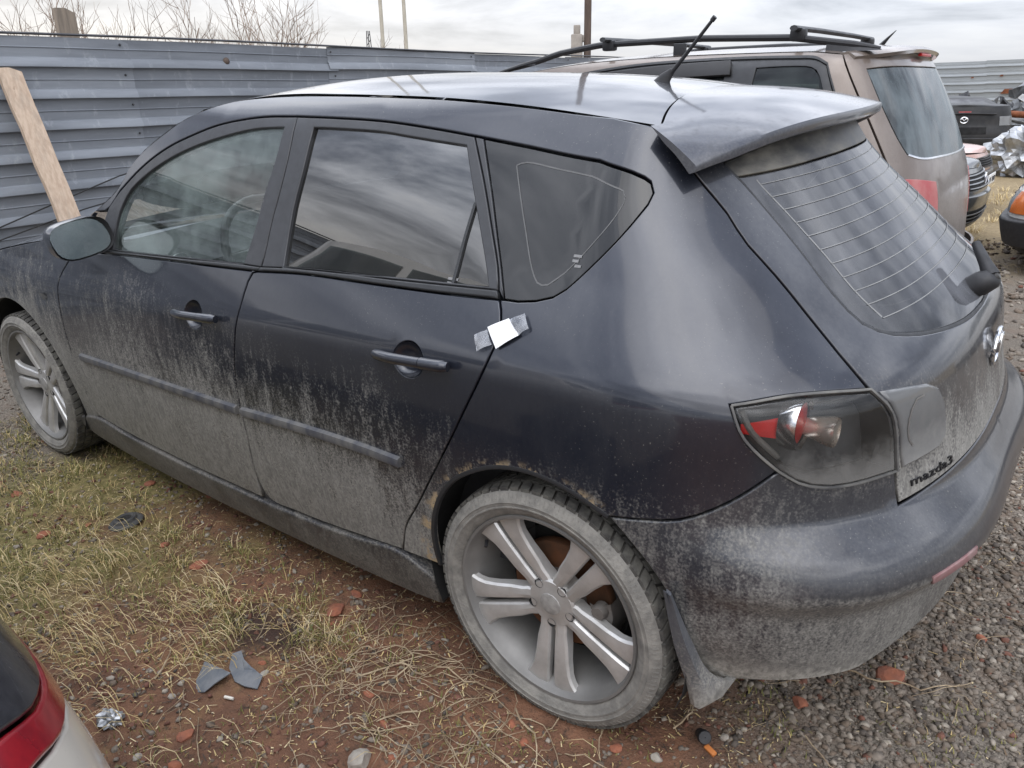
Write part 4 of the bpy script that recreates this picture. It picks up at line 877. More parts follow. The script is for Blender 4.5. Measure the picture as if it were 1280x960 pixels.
m_redlens2 = simple('red_tail_lens', (.26, .010, .016), .14, col2=(.17, .006, .012), vscale=30, coat=.7)
m_fadedred = simple('faded_red_lens', (.36, .05, .055), .3, col2=(.42, .16, .15), vscale=9)

# the bronze estate beside the hatchback
def suv():
    YC = 2.62
    t = thing('estate_car', 'bronze tall estate car with black roof rails and cross bars, parked behind the dark hatchback', 'car', (0, YC, .03))
    w = spl([.15, .35, .7, .95, 1.05, 1.2, 1.35, 1.45, 1.50, 1.535, 1.56, 1.60], [.84, .88, .905, .89, .868, .835, .795, .765, .745, .715, .670, .55])
    XC = spl([.15, .4, .7, .85, .95, 1.05, 1.2, 1.35, 1.47, 1.56, 1.62], [.215, .245, .235, .22, .20, .165, .105, .03, -.04, -.10, -.15])
    XF = spl([.15, .4, .6, .8, .9, 1.0], [-3.75, -3.82, -3.80, -3.72, -3.6, -3.3])
    S = Surf(lambda z, x: w(z)*(1-.012*((x+1.2)/1.4)**2), XC, lambda z: 3.0+0*z, -.42, XF, 2.4, -3.1)
    UMs = S.umax
    # outline of the side: roof edge, tailgate seam; window band cut out
    edge = [(-3.0, .98), (-2.9, 1.05), (-2.5, 1.365), (-2.25, 1.455), (-1.8, 1.525), (-1.2, 1.553), (-.7, 1.552), (-.35, 1.545), (-.10, 1.530)]
    seam = [(-.10, 1.530), (-.075, 1.47), (-.02, 1.34), (.055, 1.14), (.10, 1.0), (.12, .85)]
    rear = [(.12, .85), (.12, .62)]
    win = [[(-2.550, 1.060), (-2.200, 1.357), (-1.850, 1.437), (-1.380, 1.504), (-0.930, 1.524), (-0.480, 1.520), (-0.300, 1.510), (-0.220, 1.484)], [(-0.220, 1.484), (-0.150, 1.300), (-0.130, 1.090)], [(-0.130, 1.090), (-0.480, 1.050), (-1.080, 1.040), (-2.550, 1.060)]]
    def strip(z0, z1, u0, u1): return [[(u0, z0), (u1, z0)], [(u1, z0), (u1, z1)], [(u1, z1), (u0, z1)], [(u0, z1), (u0, z0)]]
    for sd in (1, -1):
        k = dict(side=sd)
        panel('side_panel', S, [edge, seam, rear, [(.12, .62), (.12, .30)], [(.12, .30), (-3.0, .26)], [(-3.0, .26), (-3.0, .98)]], m_bronze, t, holes=[win], g=.06, **k)
        pl = panel('window_surround', S, win, m_frame, t, holes=[[[(-1.480, 1.090), (-1.440, 1.464)], [(-1.440, 1.464), (-1.130, 1.484), (-0.810, 1.494)], [(-0.810, 1.494), (-0.780, 1.080)], [(-0.780, 1.080), (-1.480, 1.090)]], [[(-0.680, 1.100), (-0.645, 1.480)], [(-0.645, 1.480), (-0.460, 1.482), (-0.340, 1.473), (-0.300, 1.460), (-0.270, 1.432)], [(-0.270, 1.432), (-0.205, 1.290), (-0.190, 1.120)], [(-0.190, 1.120), (-0.680, 1.100)]], [[(-2.340, 1.090), (-2.060, 1.322), (-1.830, 1.412), (-1.700, 1.442)], [(-1.700, 1.442), (-1.700, 1.090)], [(-1.700, 1.090), (-2.340, 1.090)]]], off=-.003, g=.05, **k)
        panel('rear_door_glass', S, [[(-1.480, 1.090), (-1.440, 1.464)], [(-1.440, 1.464), (-1.130, 1.484), (-0.810, 1.494)], [(-0.810, 1.494), (-0.780, 1.080)], [(-0.780, 1.080), (-1.480, 1.090)]], m_gl_suv, t, off=-.012, gap=-.004, bev=.001, depth=.003, g=.08, **k)
        panel('quarter_window', S, [[(-0.680, 1.100), (-0.645, 1.480)], [(-0.645, 1.480), (-0.460, 1.482), (-0.340, 1.473), (-0.300, 1.460), (-0.270, 1.432)], [(-0.270, 1.432), (-0.205, 1.290), (-0.190, 1.120)], [(-0.190, 1.120), (-0.680, 1.100)]], m_gl_suv, t, off=-.010, gap=-.003, bev=.001, depth=.003, g=.08, **k)
        panel('front_door_glass', S, [[(-2.340, 1.090), (-2.060, 1.322), (-1.830, 1.412), (-1.700, 1.442)], [(-1.700, 1.442), (-1.700, 1.090)], [(-1.700, 1.090), (-2.340, 1.090)]], m_gl_suv, t, off=-.012, gap=-.004, bev=.001, depth=.003, g=.08, **k)
        panel('wind_deflector', S, [[(-1.510, 1.412), (-1.465, 1.480)], [(-1.465, 1.480), (-1.130, 1.502), (-0.780, 1.512)], [(-0.780, 1.512), (-0.765, 1.447)], [(-0.765, 1.447), (-1.180, 1.434), (-1.510, 1.412)]], m_deflector, t, off=.018, gap=0, bev=.004, depth=.02, g=.06, **k)
        ribbon('window_seal', S, [[(-2.1, 1.365), (-1.85, 1.442), (-1.38, 1.508), (-.93, 1.526), (-.48, 1.522), (-.30, 1.512), (-.215, 1.488)], [(-.215, 1.488), (-.145, 1.315), (-.125, 1.09)]], .016, m_trim, t, off=.001, h=.004, **k)
        panel('inner_pillar', S, [[(-.20, 1.548), (.2, 1.53)], [(.2, 1.53), (.2, .6)], [(.2, .6), (0., .6)], [(0., .6), (-.10, 1.3), (-.20, 1.548)]], m_bronze, t, off=-.022, g=.07, **k)
        # tail lamp, wrapped from the tailgate seam round the corner
        panel('tail_lamp', S, [[(.125, .985), (.24, .975), (.36, .955)], [(.36, .955), (.37, .86), (.37, .70)], [(.37, .70), (.14, .72)], [(.14, .72), (.125, .985)]], m_fadedred, t, off=.004, g=.05, **k)
        # roof rail: bar, end pods and feet
        yr = .600; zr = lambda x: float(np.interp(x, [-2.42, -2.36, -2.04, -1.89, -1.6, -1.0, -.525, -.22, -.12], [1.485, 1.503, 1.562, 1.598, 1.632, 1.634, 1.614, 1.568, 1.55]))
        xs_ = np.linspace(-2.40, -.12, 40); b = MB().tube([(x, -sd*(yr+.02), zr(x)) for x in xs_], [.006+.011*min(1, (x+2.40)/.25, (-.10-x)/.12) for x in xs_], 10)
        b.build('roof_rail', m_rail, t)
        for x0, x1 in ((-2.39, -2.05), (-.36, -.11)):
            MB().grid(lambda a, c: (x0+(x1-x0)*a, -sd*(yr+.026-.03*c), (1-.0)*zr(x0+(x1-x0)*a)-.010), 10, 2).grid(lambda a, c: (x0+(x1-x0)*a, -sd*(yr+.03+.012*c), zr(x0+(x1-x0)*a)*(1-c)+c*min(zr(x0+(x1-x0)*a), 1.545)-.004), 10, 3, flip=sd < 0).build('rail_foot', m_rail, t)
        MB().box((-1.12, -sd*(yr+.02), 1.58), (.07, .022, .07), bev=.006).build('rail_foot', m_rail, t)
    # roof
    edge_c = curve(edge[2:], .08)
    def roof(a, b):
        i = a*(len(edge_c)-1); k_ = min(int(i), len(edge_c)-2); f = i-k_; u, z = edge_c[k_]*(1-f)+edge_c[k_+1]*f; P = S.P(u, z); T = 2*b-1
        return (P[0]+(-.10 if a < .5 else .14)*abs(a-.5)*2*(1-T*T), abs(P[1])*T*.99, P[2]+.045*(1-T*T))
    MB().grid(roof, 30, 15).build('roof', m_bronze, t, angle=60)
    e2 = curve(edge[:3], .08)
    MB().grid(lambda a, b: (lambda P, T: (P[0]-.22*(1-T*T), abs(P[1])*T*.99, P[2]+.02))(S.P(*e2[min(int(a*(len(e2)-1)+.5), len(e2)-1)]), 2*b-1), 5, 11).build('windscreen', m_gl_suv, t, angle=60)
    MB().grid(lambda a, b: (lambda P, T: (P[0], abs(P[1])*T, P[2]+.05*(1-T*T)))(S.P(-3.0+(S.umin+3.0)*a, .98-.18*a), 2*b-1), 12, 11, flip=True).build('bonnet', m_bronze, t, angle=60)
    for sd in (1, -1): panel('front_bumper', S, strip(.25, .80, S.umin, -3.0), m_bronze, t, gap=0, g=.08, side=sd)
    # tailgate with a wrapped window
    g0 = [(.060, 1.462), (.105, 1.30), (.165, 1.145), (.20, 1.085)]
    gb = [(.20, 1.085), (.27, 1.065), (.45, 1.06), (UMs, 1.055)]
    sm = [(a+.006, b) for a, b in seam]
    panel('tailgate', S, [sm, [sm[-1], (.13, .55)], [(.13, .55), (UMs, .55)], [(UMs, .55), (UMs, 1.055)], gb[::-1], g0[::-1], [(.060, 1.462), (.2, 1.470), (UMs, 1.474)], [(UMs, 1.474), (UMs, 1.56)], [(UMs, 1.56), (.2, 1.55), sm[0]]], m_bronze, t, sym=True, g=.05)
    panel('rear_window', S, [g0, gb, [(UMs, 1.055), (UMs, 1.474)], [(UMs, 1.474), (.2, 1.470), (.060, 1.462)]], m_gl_suvr, t, sym=True, off=-.001, g=.05)
    ribbon('window_trim', S, [gb], .012, m_chrome, t, off=.001, h=.003, sym=True)
    panel('rear_bumper', S, strip(.28, .56, .13, UMs), m_bronze, t, sym=True, off=.05, gap=0, g=.08)
    # spoiler lip over the rear window
    V = []; n = 9; ys = np.linspace(-.685, .685, 25)
    for y in ys:
        q = 1-(abs(y)/.685)**4; x0 = -.29+.06*q; x1 = -.205+.165*q; zt = 1.528+.040*(1-(y/.685)**2)
        V += [(x0, y, zt), (x0+(x1-x0)*.5, y, zt+.012), (x1-.02, y, zt+.002), (x1, y, zt-.012), (x1-.01, y, zt-.028), (x1-.05, y, zt-.034), (x0+.03, y, zt-.050), (x0, y, zt-.055)]
    n = 8; F = [(i*n+k, i*n+(k+1) % n, (i+1)*n+(k+1) % n, (i+1)*n+k) for i in range(24) for k in range(n)]+[tuple(range(n)), tuple(24*n+k for k in range(n))[::-1]]
    so = mesh('spoiler', V, [f[::-1] for f in F], m_bronze, t, angle=45)
    MB().box((-.052, 0, 1.530), (.02, .22, .014), bev=.004).build('brake_light', m_redl, so)
    # cross bars
    for x in (-1.55, -.50):
        zb = float(np.interp(x, [-1.6, -1.1, -.5], [1.622, 1.632, 1.622]))
        cb = MB().tube([(x, -.70, zb+.030), (x, -.3, zb+.034), (x, .3, zb+.034), (x, .70, zb+.030)], .013, 8, flat=1.5, up=(0, 0, 1)).build('cross_bar', m_bar, t, angle=50)
        for sd in (1, -1): MB().box((x, sd*.62, zb+.002), (.075, .05, .055), bev=.012).build('bar_clamp', m_rail, cb)
    MB().tube([(-.27, 0, 1.585), (-.24, 0, 1.62), (-.205, 0, 1.655)], [.03, .016, .004], 8, flat=.4, up=(0, 1, 0)).build('shark_fin', m_black, t)
    MB().box((-1.6, 0, .55), (2.9, 1.4, .5)).build('cabin_floor', m_cabin, t)
    MB().box((-.35, 0, .95), (.14, 1.3, .35), bev=.04).box((-1.35, 0, .95), (.14, 1.4, .5), bev=.04).build('seats', m_seat, t)
    for x in (-.62, -3.05):
        for sd in (1, -1):
            MB().lathe([(.001, 0), (.36, 0)], 28, 'Y', (x, -sd*.908, .34)).build('wheel_opening', m_lining, t); road_wheel(t, (x, -sd*.825, .30), sd, .33)
def road_wheel(parent, loc, sd, R, mat_rim=None):
    w = bpy.data.objects.new('wheel', None); COL.objects.link(w); w.parent = parent; w.location = loc
    if sd < 0: w.rotation_euler = (0, 0, math.pi)
    MB().lathe([(R*.62, -.08), (R*.70, -.10), (R*.85, -.105), (R*.95, -.09), (R, -.06), (R, .06), (R*.95, .09), (R*.62, .08)], 40).build('tyre', m_tyre, w)
    MB().lathe([(.001, -.075), (R*.2, -.078), (R*.5, -.085), (R*.60, -.092), (R*.64, -.085), (R*.60, -.06)], 40).build('rim', mat_rim or m_rimin, w)
    return w
suv()

def saloon(name, label, cat, loc, rotz, L, W, zb, zh, paintm, nose=.9, tail=.9, roof_h=1.42, glassm=None, boxy=0., group=None, rear_only=False, nf=2.8, nr=3.2, front=None, back=None, cab=(.34, .40, .70, .84)):
    """a plain closed car: lower body all round, bonnet and boot lid, cabin with glass, bumpers, lamps, grille, plate, wheels. Front towards -x"""
    t = thing(name, label, cat, loc, (0, 0, rotz), group)
    gm = glassm or m_gl_suv
    h = L/2; w = spl([.15, .35, .55, .75, .95, 1.1], [W/2-.06, W/2-.015, W/2, W/2-.005, W/2-.04, W/2-.09])
    XC = spl([.15, .35, .5, .58, .7, .85, 1.0, 1.15], [h-.10, h-.03, h, h-.005, h-.05, h-.07, h-.11, h-.18])
    XF = spl([.15, .35, .5, .58, .65, .75, .9, 1.0], [-h+.10, -h+.03, -h, -h+.01, -h+.05, -h+.10, -h+.24, -h+.4])
    S = Surf(lambda z, x: w(z)+0*x, XC, lambda z: nr+0*z, h-.75, XF, nf, -h+.75)
    u0, u1 = S.umin, S.umax; xa, xb, xc, xd = [-h+L*f for f in cab]
    ztop = lambda u: float(np.interp(u, [u0, -h+.75, xa, xd, u1], [zh-.04, zh+.02, zb-.02, zb+.04, zb+.02]))
    for sd in (1, -1):
        panel('body_side', S, [[(u0, .45), (u1, .45)], [(u1, .45), (u1, ztop(u1))], [(u1, ztop(u1)), (xd, ztop(xd)), (xa, ztop(xa)), (-h+.75, ztop(-h+.75)), (u0, ztop(u0))], [(u0, ztop(u0)), (u0, .45)]], paintm, t, gap=0, g=.07, side=sd)
        panel('lower_body', S, [[(u0, .2), (u1, .2)], [(u1, .2), (u1, .45)], [(u1, .45), (u0, .45)], [(u0, .45), (u0, .2)]], paintm if not boxy else m_black, t, gap=0, g=.09, off=-.012, side=sd)
    def deck(ua, ub, crown):
        def f(a, b):
            u = ua+(ub-ua)*a; P = S.P(u, ztop(u)); T = 2*b-1; return (P[0], abs(P[1])*T*.995, P[2]+crown*(1-T*T)+.002)
        return f
    MB().grid(deck(xa+.25, u0, .05), 16, 13, flip=True).build('bonnet', paintm, t, angle=60)
    MB().grid(deck(xd-.2, u1, .035), 12, 13).build('boot_lid', paintm, t, angle=60)
    # cabin: a tapering shell, glass let into it
    def ring(z):
        s = (z-zb)/(roof_h-zb); return xa+(xb-xa)*s, xd+(xc-xd)*s, (W/2-.06)-.15*s-.06*s*s
    def sh(a, b, off=0.):
        z = zb-.03+(roof_h-zb+.03)*b; f, r, hw = ring(z); cx, rx = (f+r)/2, (r-f)/2
        q = 2*math.pi*a; c, s = math.cos(q), math.sin(q); k = (abs(c)**5+abs(s)**5)**(-1/5)
        return (cx+(rx+off)*c*k, (hw+off)*s*k, z)
    MB().grid(lambda a, b: sh(a, b), 65, 5, flip=False).grid(lambda a, b: (lambda p: (p[0]*(1-b)+b*(xb+xc)/2, p[1]*(1-b), p[2]+.035*math.sin(b*math.pi/2)))(sh(a, 1)), 65, 5).build('cabin', paintm, t, angle=40)
    for nm, a0, a1 in (('rear_window', -.105, .105), ('windscreen', .395, .605), ('side_window', .16, .245), ('side_window', .255, .35), ('side_window', .65, .745), ('side_window', .755, .84)):
        mb = MB(); mb.grid(lambda a, b: sh(a0+(a1-a0)*a, .14+.74*b, .006), 9, 4); mb.build(nm, gm, t, angle=60)
    for x in (-h+.78, h-.80):
        for sd in (1, -1):
            MB().lathe([(.001, 0), (.335, 0)], 28, 'Y', (x, -sd*(W/2-.012), .34)).build('wheel_opening', m_lining, t)
            road_wheel(t, (x, -sd*(W/2-.09), .30), sd, .30)
    MB().box((0, 0, .28), (L-.7, W-.3, .2)).build('underbody', m_under, t)
    if front: front(t, S, ztop)
    if back: back(t, S, ztop)
    return t
def rect(u0, u1, z0, z1): return [[(u0, z0), (u1, z0)], [(u1, z0), (u1, z1)], [(u1, z1), (u0, z1)], [(u0, z1), (u0, z0)]]
def sympanel(*a, **k):
    for sd in (1, -1): panel(*a, side=sd, **k)
def plate_on(t, x, z, txt, sgn):
    p = MB().box((x, 0, z), (.012, .50, .11), bev=.004).build('number_plate', m_plate, t)
    mb = MB()                                                       # characters too far off to read
    for i, wd in enumerate((.035, .03, .04, .03, 0, .035, .03)):
        if wd: mb.box((x+sgn*.007, -sgn*(-.19+.063*i), z-.005+.006*(i % 2)), (.004, wd, .055))
    mb.build('plate_characters', m_ink, p)
def pink_front(t, S, zt):
    h = 1.95; u0 = S.umin
    sympanel('front_bumper', S, rect(u0, u0+.95, .24, .50), m_dusty, t, gap=0, off=.035, g=.06, bev=.012, depth=.04)
    sympanel('headlamp', S, rect(u0+.36, u0+.80, .54, .64), m_headl, t, off=.006, g=.05)
    sympanel('indicator', S, rect(u0+.81, u0+.92, .54, .64), m_orange, t, off=.006, g=.05)
    sympanel('grille', S, rect(u0, u0+.33, .545, .635), m_lining, t, off=.006, gap=0, g=.05)
    for k in range(4): ribbon('grille_slat', S, [[(u0, .553+.022*k), (u0+.16, .553+.022*k), (u0+.32, .553+.022*k)]], .010, m_black, t, off=.010, h=.006, sym=True)
    for sd in (1, -1): ribbon('grille_frame', S, [[(u0, .535), (u0+.34, .535)], [(u0+.34, .535), (u0+.35, .64)], [(u0+.35, .64), (u0, .645)]], .012, m_dusty, t, off=.008, h=.006, side=sd)
    plate_on(t, -h-.045, .40, '', -1)
def grey_front(t, S, zt):
    u0 = S.umin
    sympanel('front_bumper', S, rect(u0, u0+.95, .24, .52), m_grey, t, gap=0, off=.03, g=.06, bev=.012, depth=.04)
    sympanel('headlamp', S, rect(u0+.42, u0+.86, .55, .70), m_headl, t, off=.006, g=.05)
    sympanel('grille', S, rect(u0, u0+.39, .56, .69), m_lining, t, off=.006, gap=0, g=.05)
    for k in range(4): ribbon('grille_slat', S, [[(u0, .575+.033*k), (u0+.19, .575+.033*k), (u0+.38, .575+.033*k)]], .012, m_silver, t, off=.010, h=.006, sym=True)
    sympanel('air_intake', S, rect(u0, u0+.45, .28, .40), m_lining, t, off=.034, gap=0, g=.06)
    for k in range(3): ribbon('intake_slat', S, [[(u0, .30+.034*k), (u0+.22, .30+.034*k), (u0+.44, .30+.034*k)]], .012, m_dusty, t, off=.040, h=.006, sym=True)
    xf = float(S.P(u0, .62)[0]); e = MB()
    e.tube([(xf-.022, .045*math.cos(a), .635+.045*math.sin(a)) for a in np.linspace(0, 2*math.pi, 25)], .006, 6, cap=False).tube([(xf-.022, y, .635+z) for y, z in ((-.030, .030), (-.012, -.034), (0, .006), (.012, -.034), (.030, .030))], .005, 6)
    e.build('emblem', m_chrome, t)
def white_front(t, S, zt):
    u0 = S.umin
    sympanel('front_bumper', S, rect(u0, u0+1.35, .27, .47), m_black, t, gap=0, off=.06, g=.06, bev=.02, depth=.06)
    sympanel('indicator', S, rect(u0+.50, u0+.68, .50, .66), m_orange, t, off=.012, g=.05)
    sympanel('headlamp', S, rect(u0+.22, u0+.49, .50, .66), m_headl, t, off=.008, g=.05)
    sympanel('grille', S, rect(u0, u0+.20, .51, .65), m_lining, t, off=.006, gap=0, g=.05)
    for k in range(4): ribbon('grille_slat', S, [[(u0, .525+.036*k), (u0+.1, .525+.036*k), (u0+.19, .525+.036*k)]], .012, m_black, t, off=.010, h=.006, sym=True)
def wreck_back(t, S, zt):
    U = S.umax; h = 2.15
    sympanel('tail_lamp', S, rect(U-.78, U-.46, .70, .86), m_headl, t, off=.008, g=.05)
    sympanel('tail_lamp', S, rect(U-.95, U-.80, .45, .52), m_redl, t, off=.006, g=.05)
    sympanel('rear_bumper', S, rect(U-1.2, U, .24, .50), m_blackp, t, gap=0, off=.04, g=.06, bev=.015, depth=.05)
    sympanel('plate_recess', S, rect(U-.30, U, .56, .68), m_lining, t, off=.004, gap=0, g=.06)
    xr = float(S.P(U, .80)[0])+.012; e = MB()
    e.tube([(xr, .062*math.cos(a), .80+.050*math.sin(a)) for a in np.linspace(0, 2*math.pi, 29)], .008, 6, cap=False)
    e.tube([(xr, y, .80+z) for y, z in ((-.056, .020), (-.028, .024), (0, -.014), (.028, .024), (.056, .020))], .008, 6)
    e.build('emblem', m_chrome, t)
    MB().tube([(xr-.02, -.5, .90), (xr+.01, 0, .915), (xr-.02, .5, .90)], .016, 8).build('boot_lip', m_blackp, t)
    MB().box((xr-.03, 0, .935), (.02, .2, .03)).build('brake_light', m_fadedred, t)
def beige_back(t, S, zt): pass

saloon('parked_car', 'salmon pink hatchback nose with grey bumper and white number plate, beyond the bronze estate', 'car', (-2.30, 8.45, 0), math.pi, 3.9, 1.62, .86, .72, m_pink, front=pink_front, nf=2.6, group='scrapped cars across the yard', cab=(.26, .40, .80, .97))
saloon('parked_car', 'dark grey car with slatted grille and chrome badge, between bronze estate and pink car', 'car', (-2.17, 6.05, 0), math.pi, 4.2, 1.70, .90, .76, m_grey, front=grey_front, nf=2.7, group='scrapped cars across the yard')
saloon('parked_car', 'old white saloon with black bumper and orange corner lamp at right edge', 'car', (2.27, 5.55, 0), 0, 4.1, 1.62, .86, .78, m_white, front=white_front, nf=5.5, nr=5., boxy=1., group='scrapped cars across the yard')
saloon('parked_car', 'wrecked black car seen from behind with round chrome emblem on its boot', 'car', (-2.29, 16.4, 0), -math.pi/2+.35, 4.3, 1.74, 1.0, .76, m_blackp, roof_h=1.16, glassm=m_scrapd0, back=wreck_back, group='scrapped cars across the yard')
# the beige car whose rear corner pokes into the picture
def beige_car():
    t = thing('beige_car', 'beige car corner with smoked and red tail lamp at bottom left', 'car', (.05, -2.7, -.05))
    lo = spl([.15, .35, .55, .75, .90, 1.0, 1.12], [.80, .845, .865, .86, .83, .79, .72])
    XC = spl([.15, .3, .5, .58, .66, .8, .95, 1.05, 1.15], [.46, .50, .53, .53, .50, .47, .42, .36, .28])
    XF = spl([.15, .35, .55, .75, .9, 1.12], [-3.5, -3.6, -3.62, -3.55, -3.4, -3.0])
    S = Surf(lambda z, x: lo(z)+0*x, XC, lambda z: 3.6+0*z, -.25, XF, 2.6, -2.9)
    U = S.umax
    red_lo = [(-.12, .885), (0., .884), (.06, .893), (.097, .906), (.15, .926), (.21, .955), (.30, .985)]
    mid = [(.30, 1.025), (.21, .992), (.15, .962), (.106, .946), (.07, .935), (0, .925), (-.12, .925)]
    for sd in (1, -1):
        panel('body_side', S, [[(S.umin, .25), (-.4, .25), (U, .25)], [(U, .25), (U, .985)], [(U, .985), (.30, .985)], red_lo[::-1], [(-.12, .885), (-.12, 1.10)], [(-.12, 1.10), (-1.2, 1.02), (-2.4, .96), (-2.9, .90), (S.umin, .78)], [(S.umin, .78), (S.umin, .25)]], m_beige, t, g=.06, gap=.001, bev=.004, side=sd)
        panel('tail_lamp', S, [red_lo, [(.30, .985), (.30, 1.025)], mid, [(-.12, .925), (-.12, .885)]], m_redlens2, t, off=.003, g=.03, bev=.004, side=sd)
        panel('smoked_lamp', S, [mid[::-1], [(.30, 1.025), (.30, 1.12)], [(.30, 1.12), (-.12, 1.12)], [(-.12, 1.12), (-.12, .925)]], m_smoke, t, off=.003, g=.03, bev=.004, gap=.001, side=sd)
        panel('rear_pillar', S, [[(-.12, 1.02), (-1.2, 1.02)], [(-1.2, 1.02), (-1.2, 1.06)], [(-1.2, 1.06), (-.12, 1.14)], [(-.12, 1.14), (-.12, 1.02)]], m_beige, t, g=.06, off=-.004, side=sd)
    panel('boot_lid', S, [[(.302, .99), (U, .99)], [(U, .99), (U, 1.12)], [(U, 1.12), (.302, 1.12)], [(.302, 1.12), (.302, .99)]], m_beige, t, sym=True, g=.05)
    def top(a, b):
        u = -1.2+(U+1.2)*a; P = S.P(u, 1.12 if u > -.12 else 1.06+.06*(u+1.2)/1.08); T = 2*b-1; return (P[0], abs(P[1])*T*.995, P[2]+.03*(1-T*T))
    MB().grid(top, 24, 13).build('boot_top', m_beige, t, angle=60)
    def cab(a, b):
        q = 2*math.pi*a; c, s = math.cos(q), math.sin(q); k = (abs(c)**5+abs(s)**5)**(-1/5); return (-1.65+(1.15-.30*b)*c*k, (.72-.16*b)*s*k, 1.04+.36*b)
    MB().grid(cab, 65, 4).grid(lambda a, b: (lambda p: (-1.65+(p[0]+1.65)*(1-b), p[1]*(1-b), p[2]+.03*b))(cab(a, 1)), 65, 4).build('cabin', m_beige, t, angle=40)
    for nm, a0, a1 in (('rear_window', -.1, .1), ('windscreen', .4, .6), ('side_window', .16, .245), ('side_window', .255, .35), ('side_window', .65, .745), ('side_window', .755, .84)):
        MB().grid(lambda a, b: (lambda p: (p[0]+.006*math.copysign(1, p[0]+1.65), p[1]*1.008, p[2]))(cab(a0+(a1-a0)*a, .12+.76*b)), 9, 4).build(nm, m_gl_suv, t, angle=60)
    MB().grid(lambda a, b: (lambda P, T: (P[0], abs(P[1])*T, P[2]+.04*(1-T*T)))(S.P(-2.5+(S.umin+2.5)*a, .955-.175*a), 2*b-1), 12, 11, flip=True).build('bonnet', m_beige, t, angle=60)
    for x in (-.42, -2.95):
        for sd in (1, -1):
            MB().lathe([(.001, 0), (.33, 0)], 28, 'Y', (x, -sd*.856, .33)).build('wheel_opening', m_lining, t); road_wheel(t, (x, -sd*.775, .30), sd, .30)
    MB().box((-1.5, 0, .3), (3.6, 1.4, .25)).build('underbody', m_under, t)
beige_car()
# ---- the yard: fences, posts, shrubs, scrap -------------------------------------------------
m_zinc = simple('weathered_zinc', (.275, .295, .322), .5, .25, col2=(.19, .206, .228), vscale=2.6, stretch=(1, .35, 2.6), bump=.25, bscale=14, spots=(((.38, .40, .42), 9, (1, 1, .5), .56, .70, .6), ((.17, .11, .075), 6, (1, 2.2, .5), .66, .76, .5)))
m_zinc2 = simple('weathered_zinc_darker', (.235, .254, .28), .5, .25, col2=(.17, .184, .204), vscale=3.2, stretch=(1, .35, 2.6), bump=.25, bscale=14, spots=(((.33, .35, .37), 11, (1, 1, .5), .55, .70, .6), ((.16, .10, .07), 5, (1, 2.2, .5), .66, .76, .5)))
m_zincf = simple('pale_zinc', (.36, .385, .40), .55, .1, col2=(.30, .32, .33), vscale=1.2, stretch=(.4, 1, 3))
m_rust = simple('rust', (.23, .075, .03), .85, col2=(.13, .045, .02), vscale=9)
m_wood = simple('raw_pine', (.54, .42, .315), .75, col2=(.42, .31, .225), vscale=7, stretch=(7, 7, .7), bump=.3, bscale=40, spots=(((.20, .13, .085), 11, (1, 1, .45), .62, .72, .7), ((.30, .25, .20), 3, (3, 3, .5), .5, .7, .5)))
m_woodg = simple('grey_wood', (.27, .22, .17), .85, col2=(.18, .15, .12), vscale=8, stretch=(6, 6, .6), bump=.2)
m_poleb = simple('brown_pole', (.12, .085, .065), .8, col2=(.08, .06, .05), vscale=6, stretch=(4, 4, .5))
m_polep = simple('pale_pole', (.46, .43, .36), .7, var=.15, vscale=5)
m_conc = simple('concrete', (.37, .33, .285), .85, col2=(.28, .25, .22), vscale=8, bump=.2)
m_twig = simple('bare_twig', (.27, .20, .15), .85, var=.35, vscale=3)
m_cable = simple('cable_black', (.02, .02, .02), .6)
m_foil = simple('crumpled_foil', (.50, .51, .52), .32, .75, col2=(.24, .245, .25), vscale=6)
m_scrapd = simple('scrap_dark', (.035, .036, .04), .6, .3, col2=(.09, .09, .095), vscale=4)
m_scrapg = simple('scrap_grey', (.26, .27, .28), .5, .5, col2=(.14, .145, .15), vscale=4)
m_scrapw = simple('scrap_pale', (.50, .50, .49), .5, .1, col2=(.3, .3, .3), vscale=4)

def sheet_profile(z0, z1, pitch=.2):
    """(depth out of the fence, height) down the corrugations"""
    o = []; z = z1
    while z > z0+.01:
        for dz, d in ((0, .0), (.060, .0), (.066, .006), (.072, .0), (.125, .0), (.132, .012), (.178, .030), (.186, .030), (.190, .004)):
            if z-dz > z0: o.append((d, z-dz))
        z -= pitch
    o.append((0, z0)); return o
def sheet(name, y0, y1, z0, z1, material, parent, seed, wav=.006, along='Y', lift=0., pitch=.2):
    pr = sheet_profile(z0, z1, pitch); r = random.Random(seed); n = 9; V = []
    ph = [r.uniform(0, 6.28) for _ in range(6)]
    for i in range(n):
        y = y0+(y1-y0)*i/(n-1)
        for d, z in pr:
            b = wav*(math.sin(1.7*y+2.1*z+ph[0])+.7*math.sin(4.3*y-1.2*z+ph[1])+.5*math.sin(3.1*z+ph[2]))
            q = d+b+lift; dz = .004*math.sin(2.3*y+ph[3])
            V.append((q, y, z+dz) if along == 'Y' else (y, -q, z+dz))
    P = len(pr); F = [(i*P+k, i*P+k+1, (i+1)*P+k+1, (i+1)*P+k) for i in range(n-1) for k in range(P-1)]
    k = len(V); V2 = [((p[0]-.0015, p[1], p[2]) if along == 'Y' else (p[0], p[1]+.0015, p[2])) for p in V]
    F2 = [tuple(k+q for q in f[::-1]) for f in F]
    rim = list(range(P))+[i*P+P-1 for i in range(1, n)]+[(n-1)*P+q for q in range(P-2, -1, -1)]+[i*P for i in range(n-2, 0, -1)]
    F3 = [(rim[i], rim[(i+1) % len(rim)], k+rim[(i+1) % len(rim)], k+rim[i]) for i in range(len(rim))]
    if along != 'Y': F, F2, F3 = [[f[::-1] for f in A] for A in (F, F2, F3)]
    return mesh(name, V+V2, [f[::-1] for f in F+F2+F3], material, parent, angle=24)
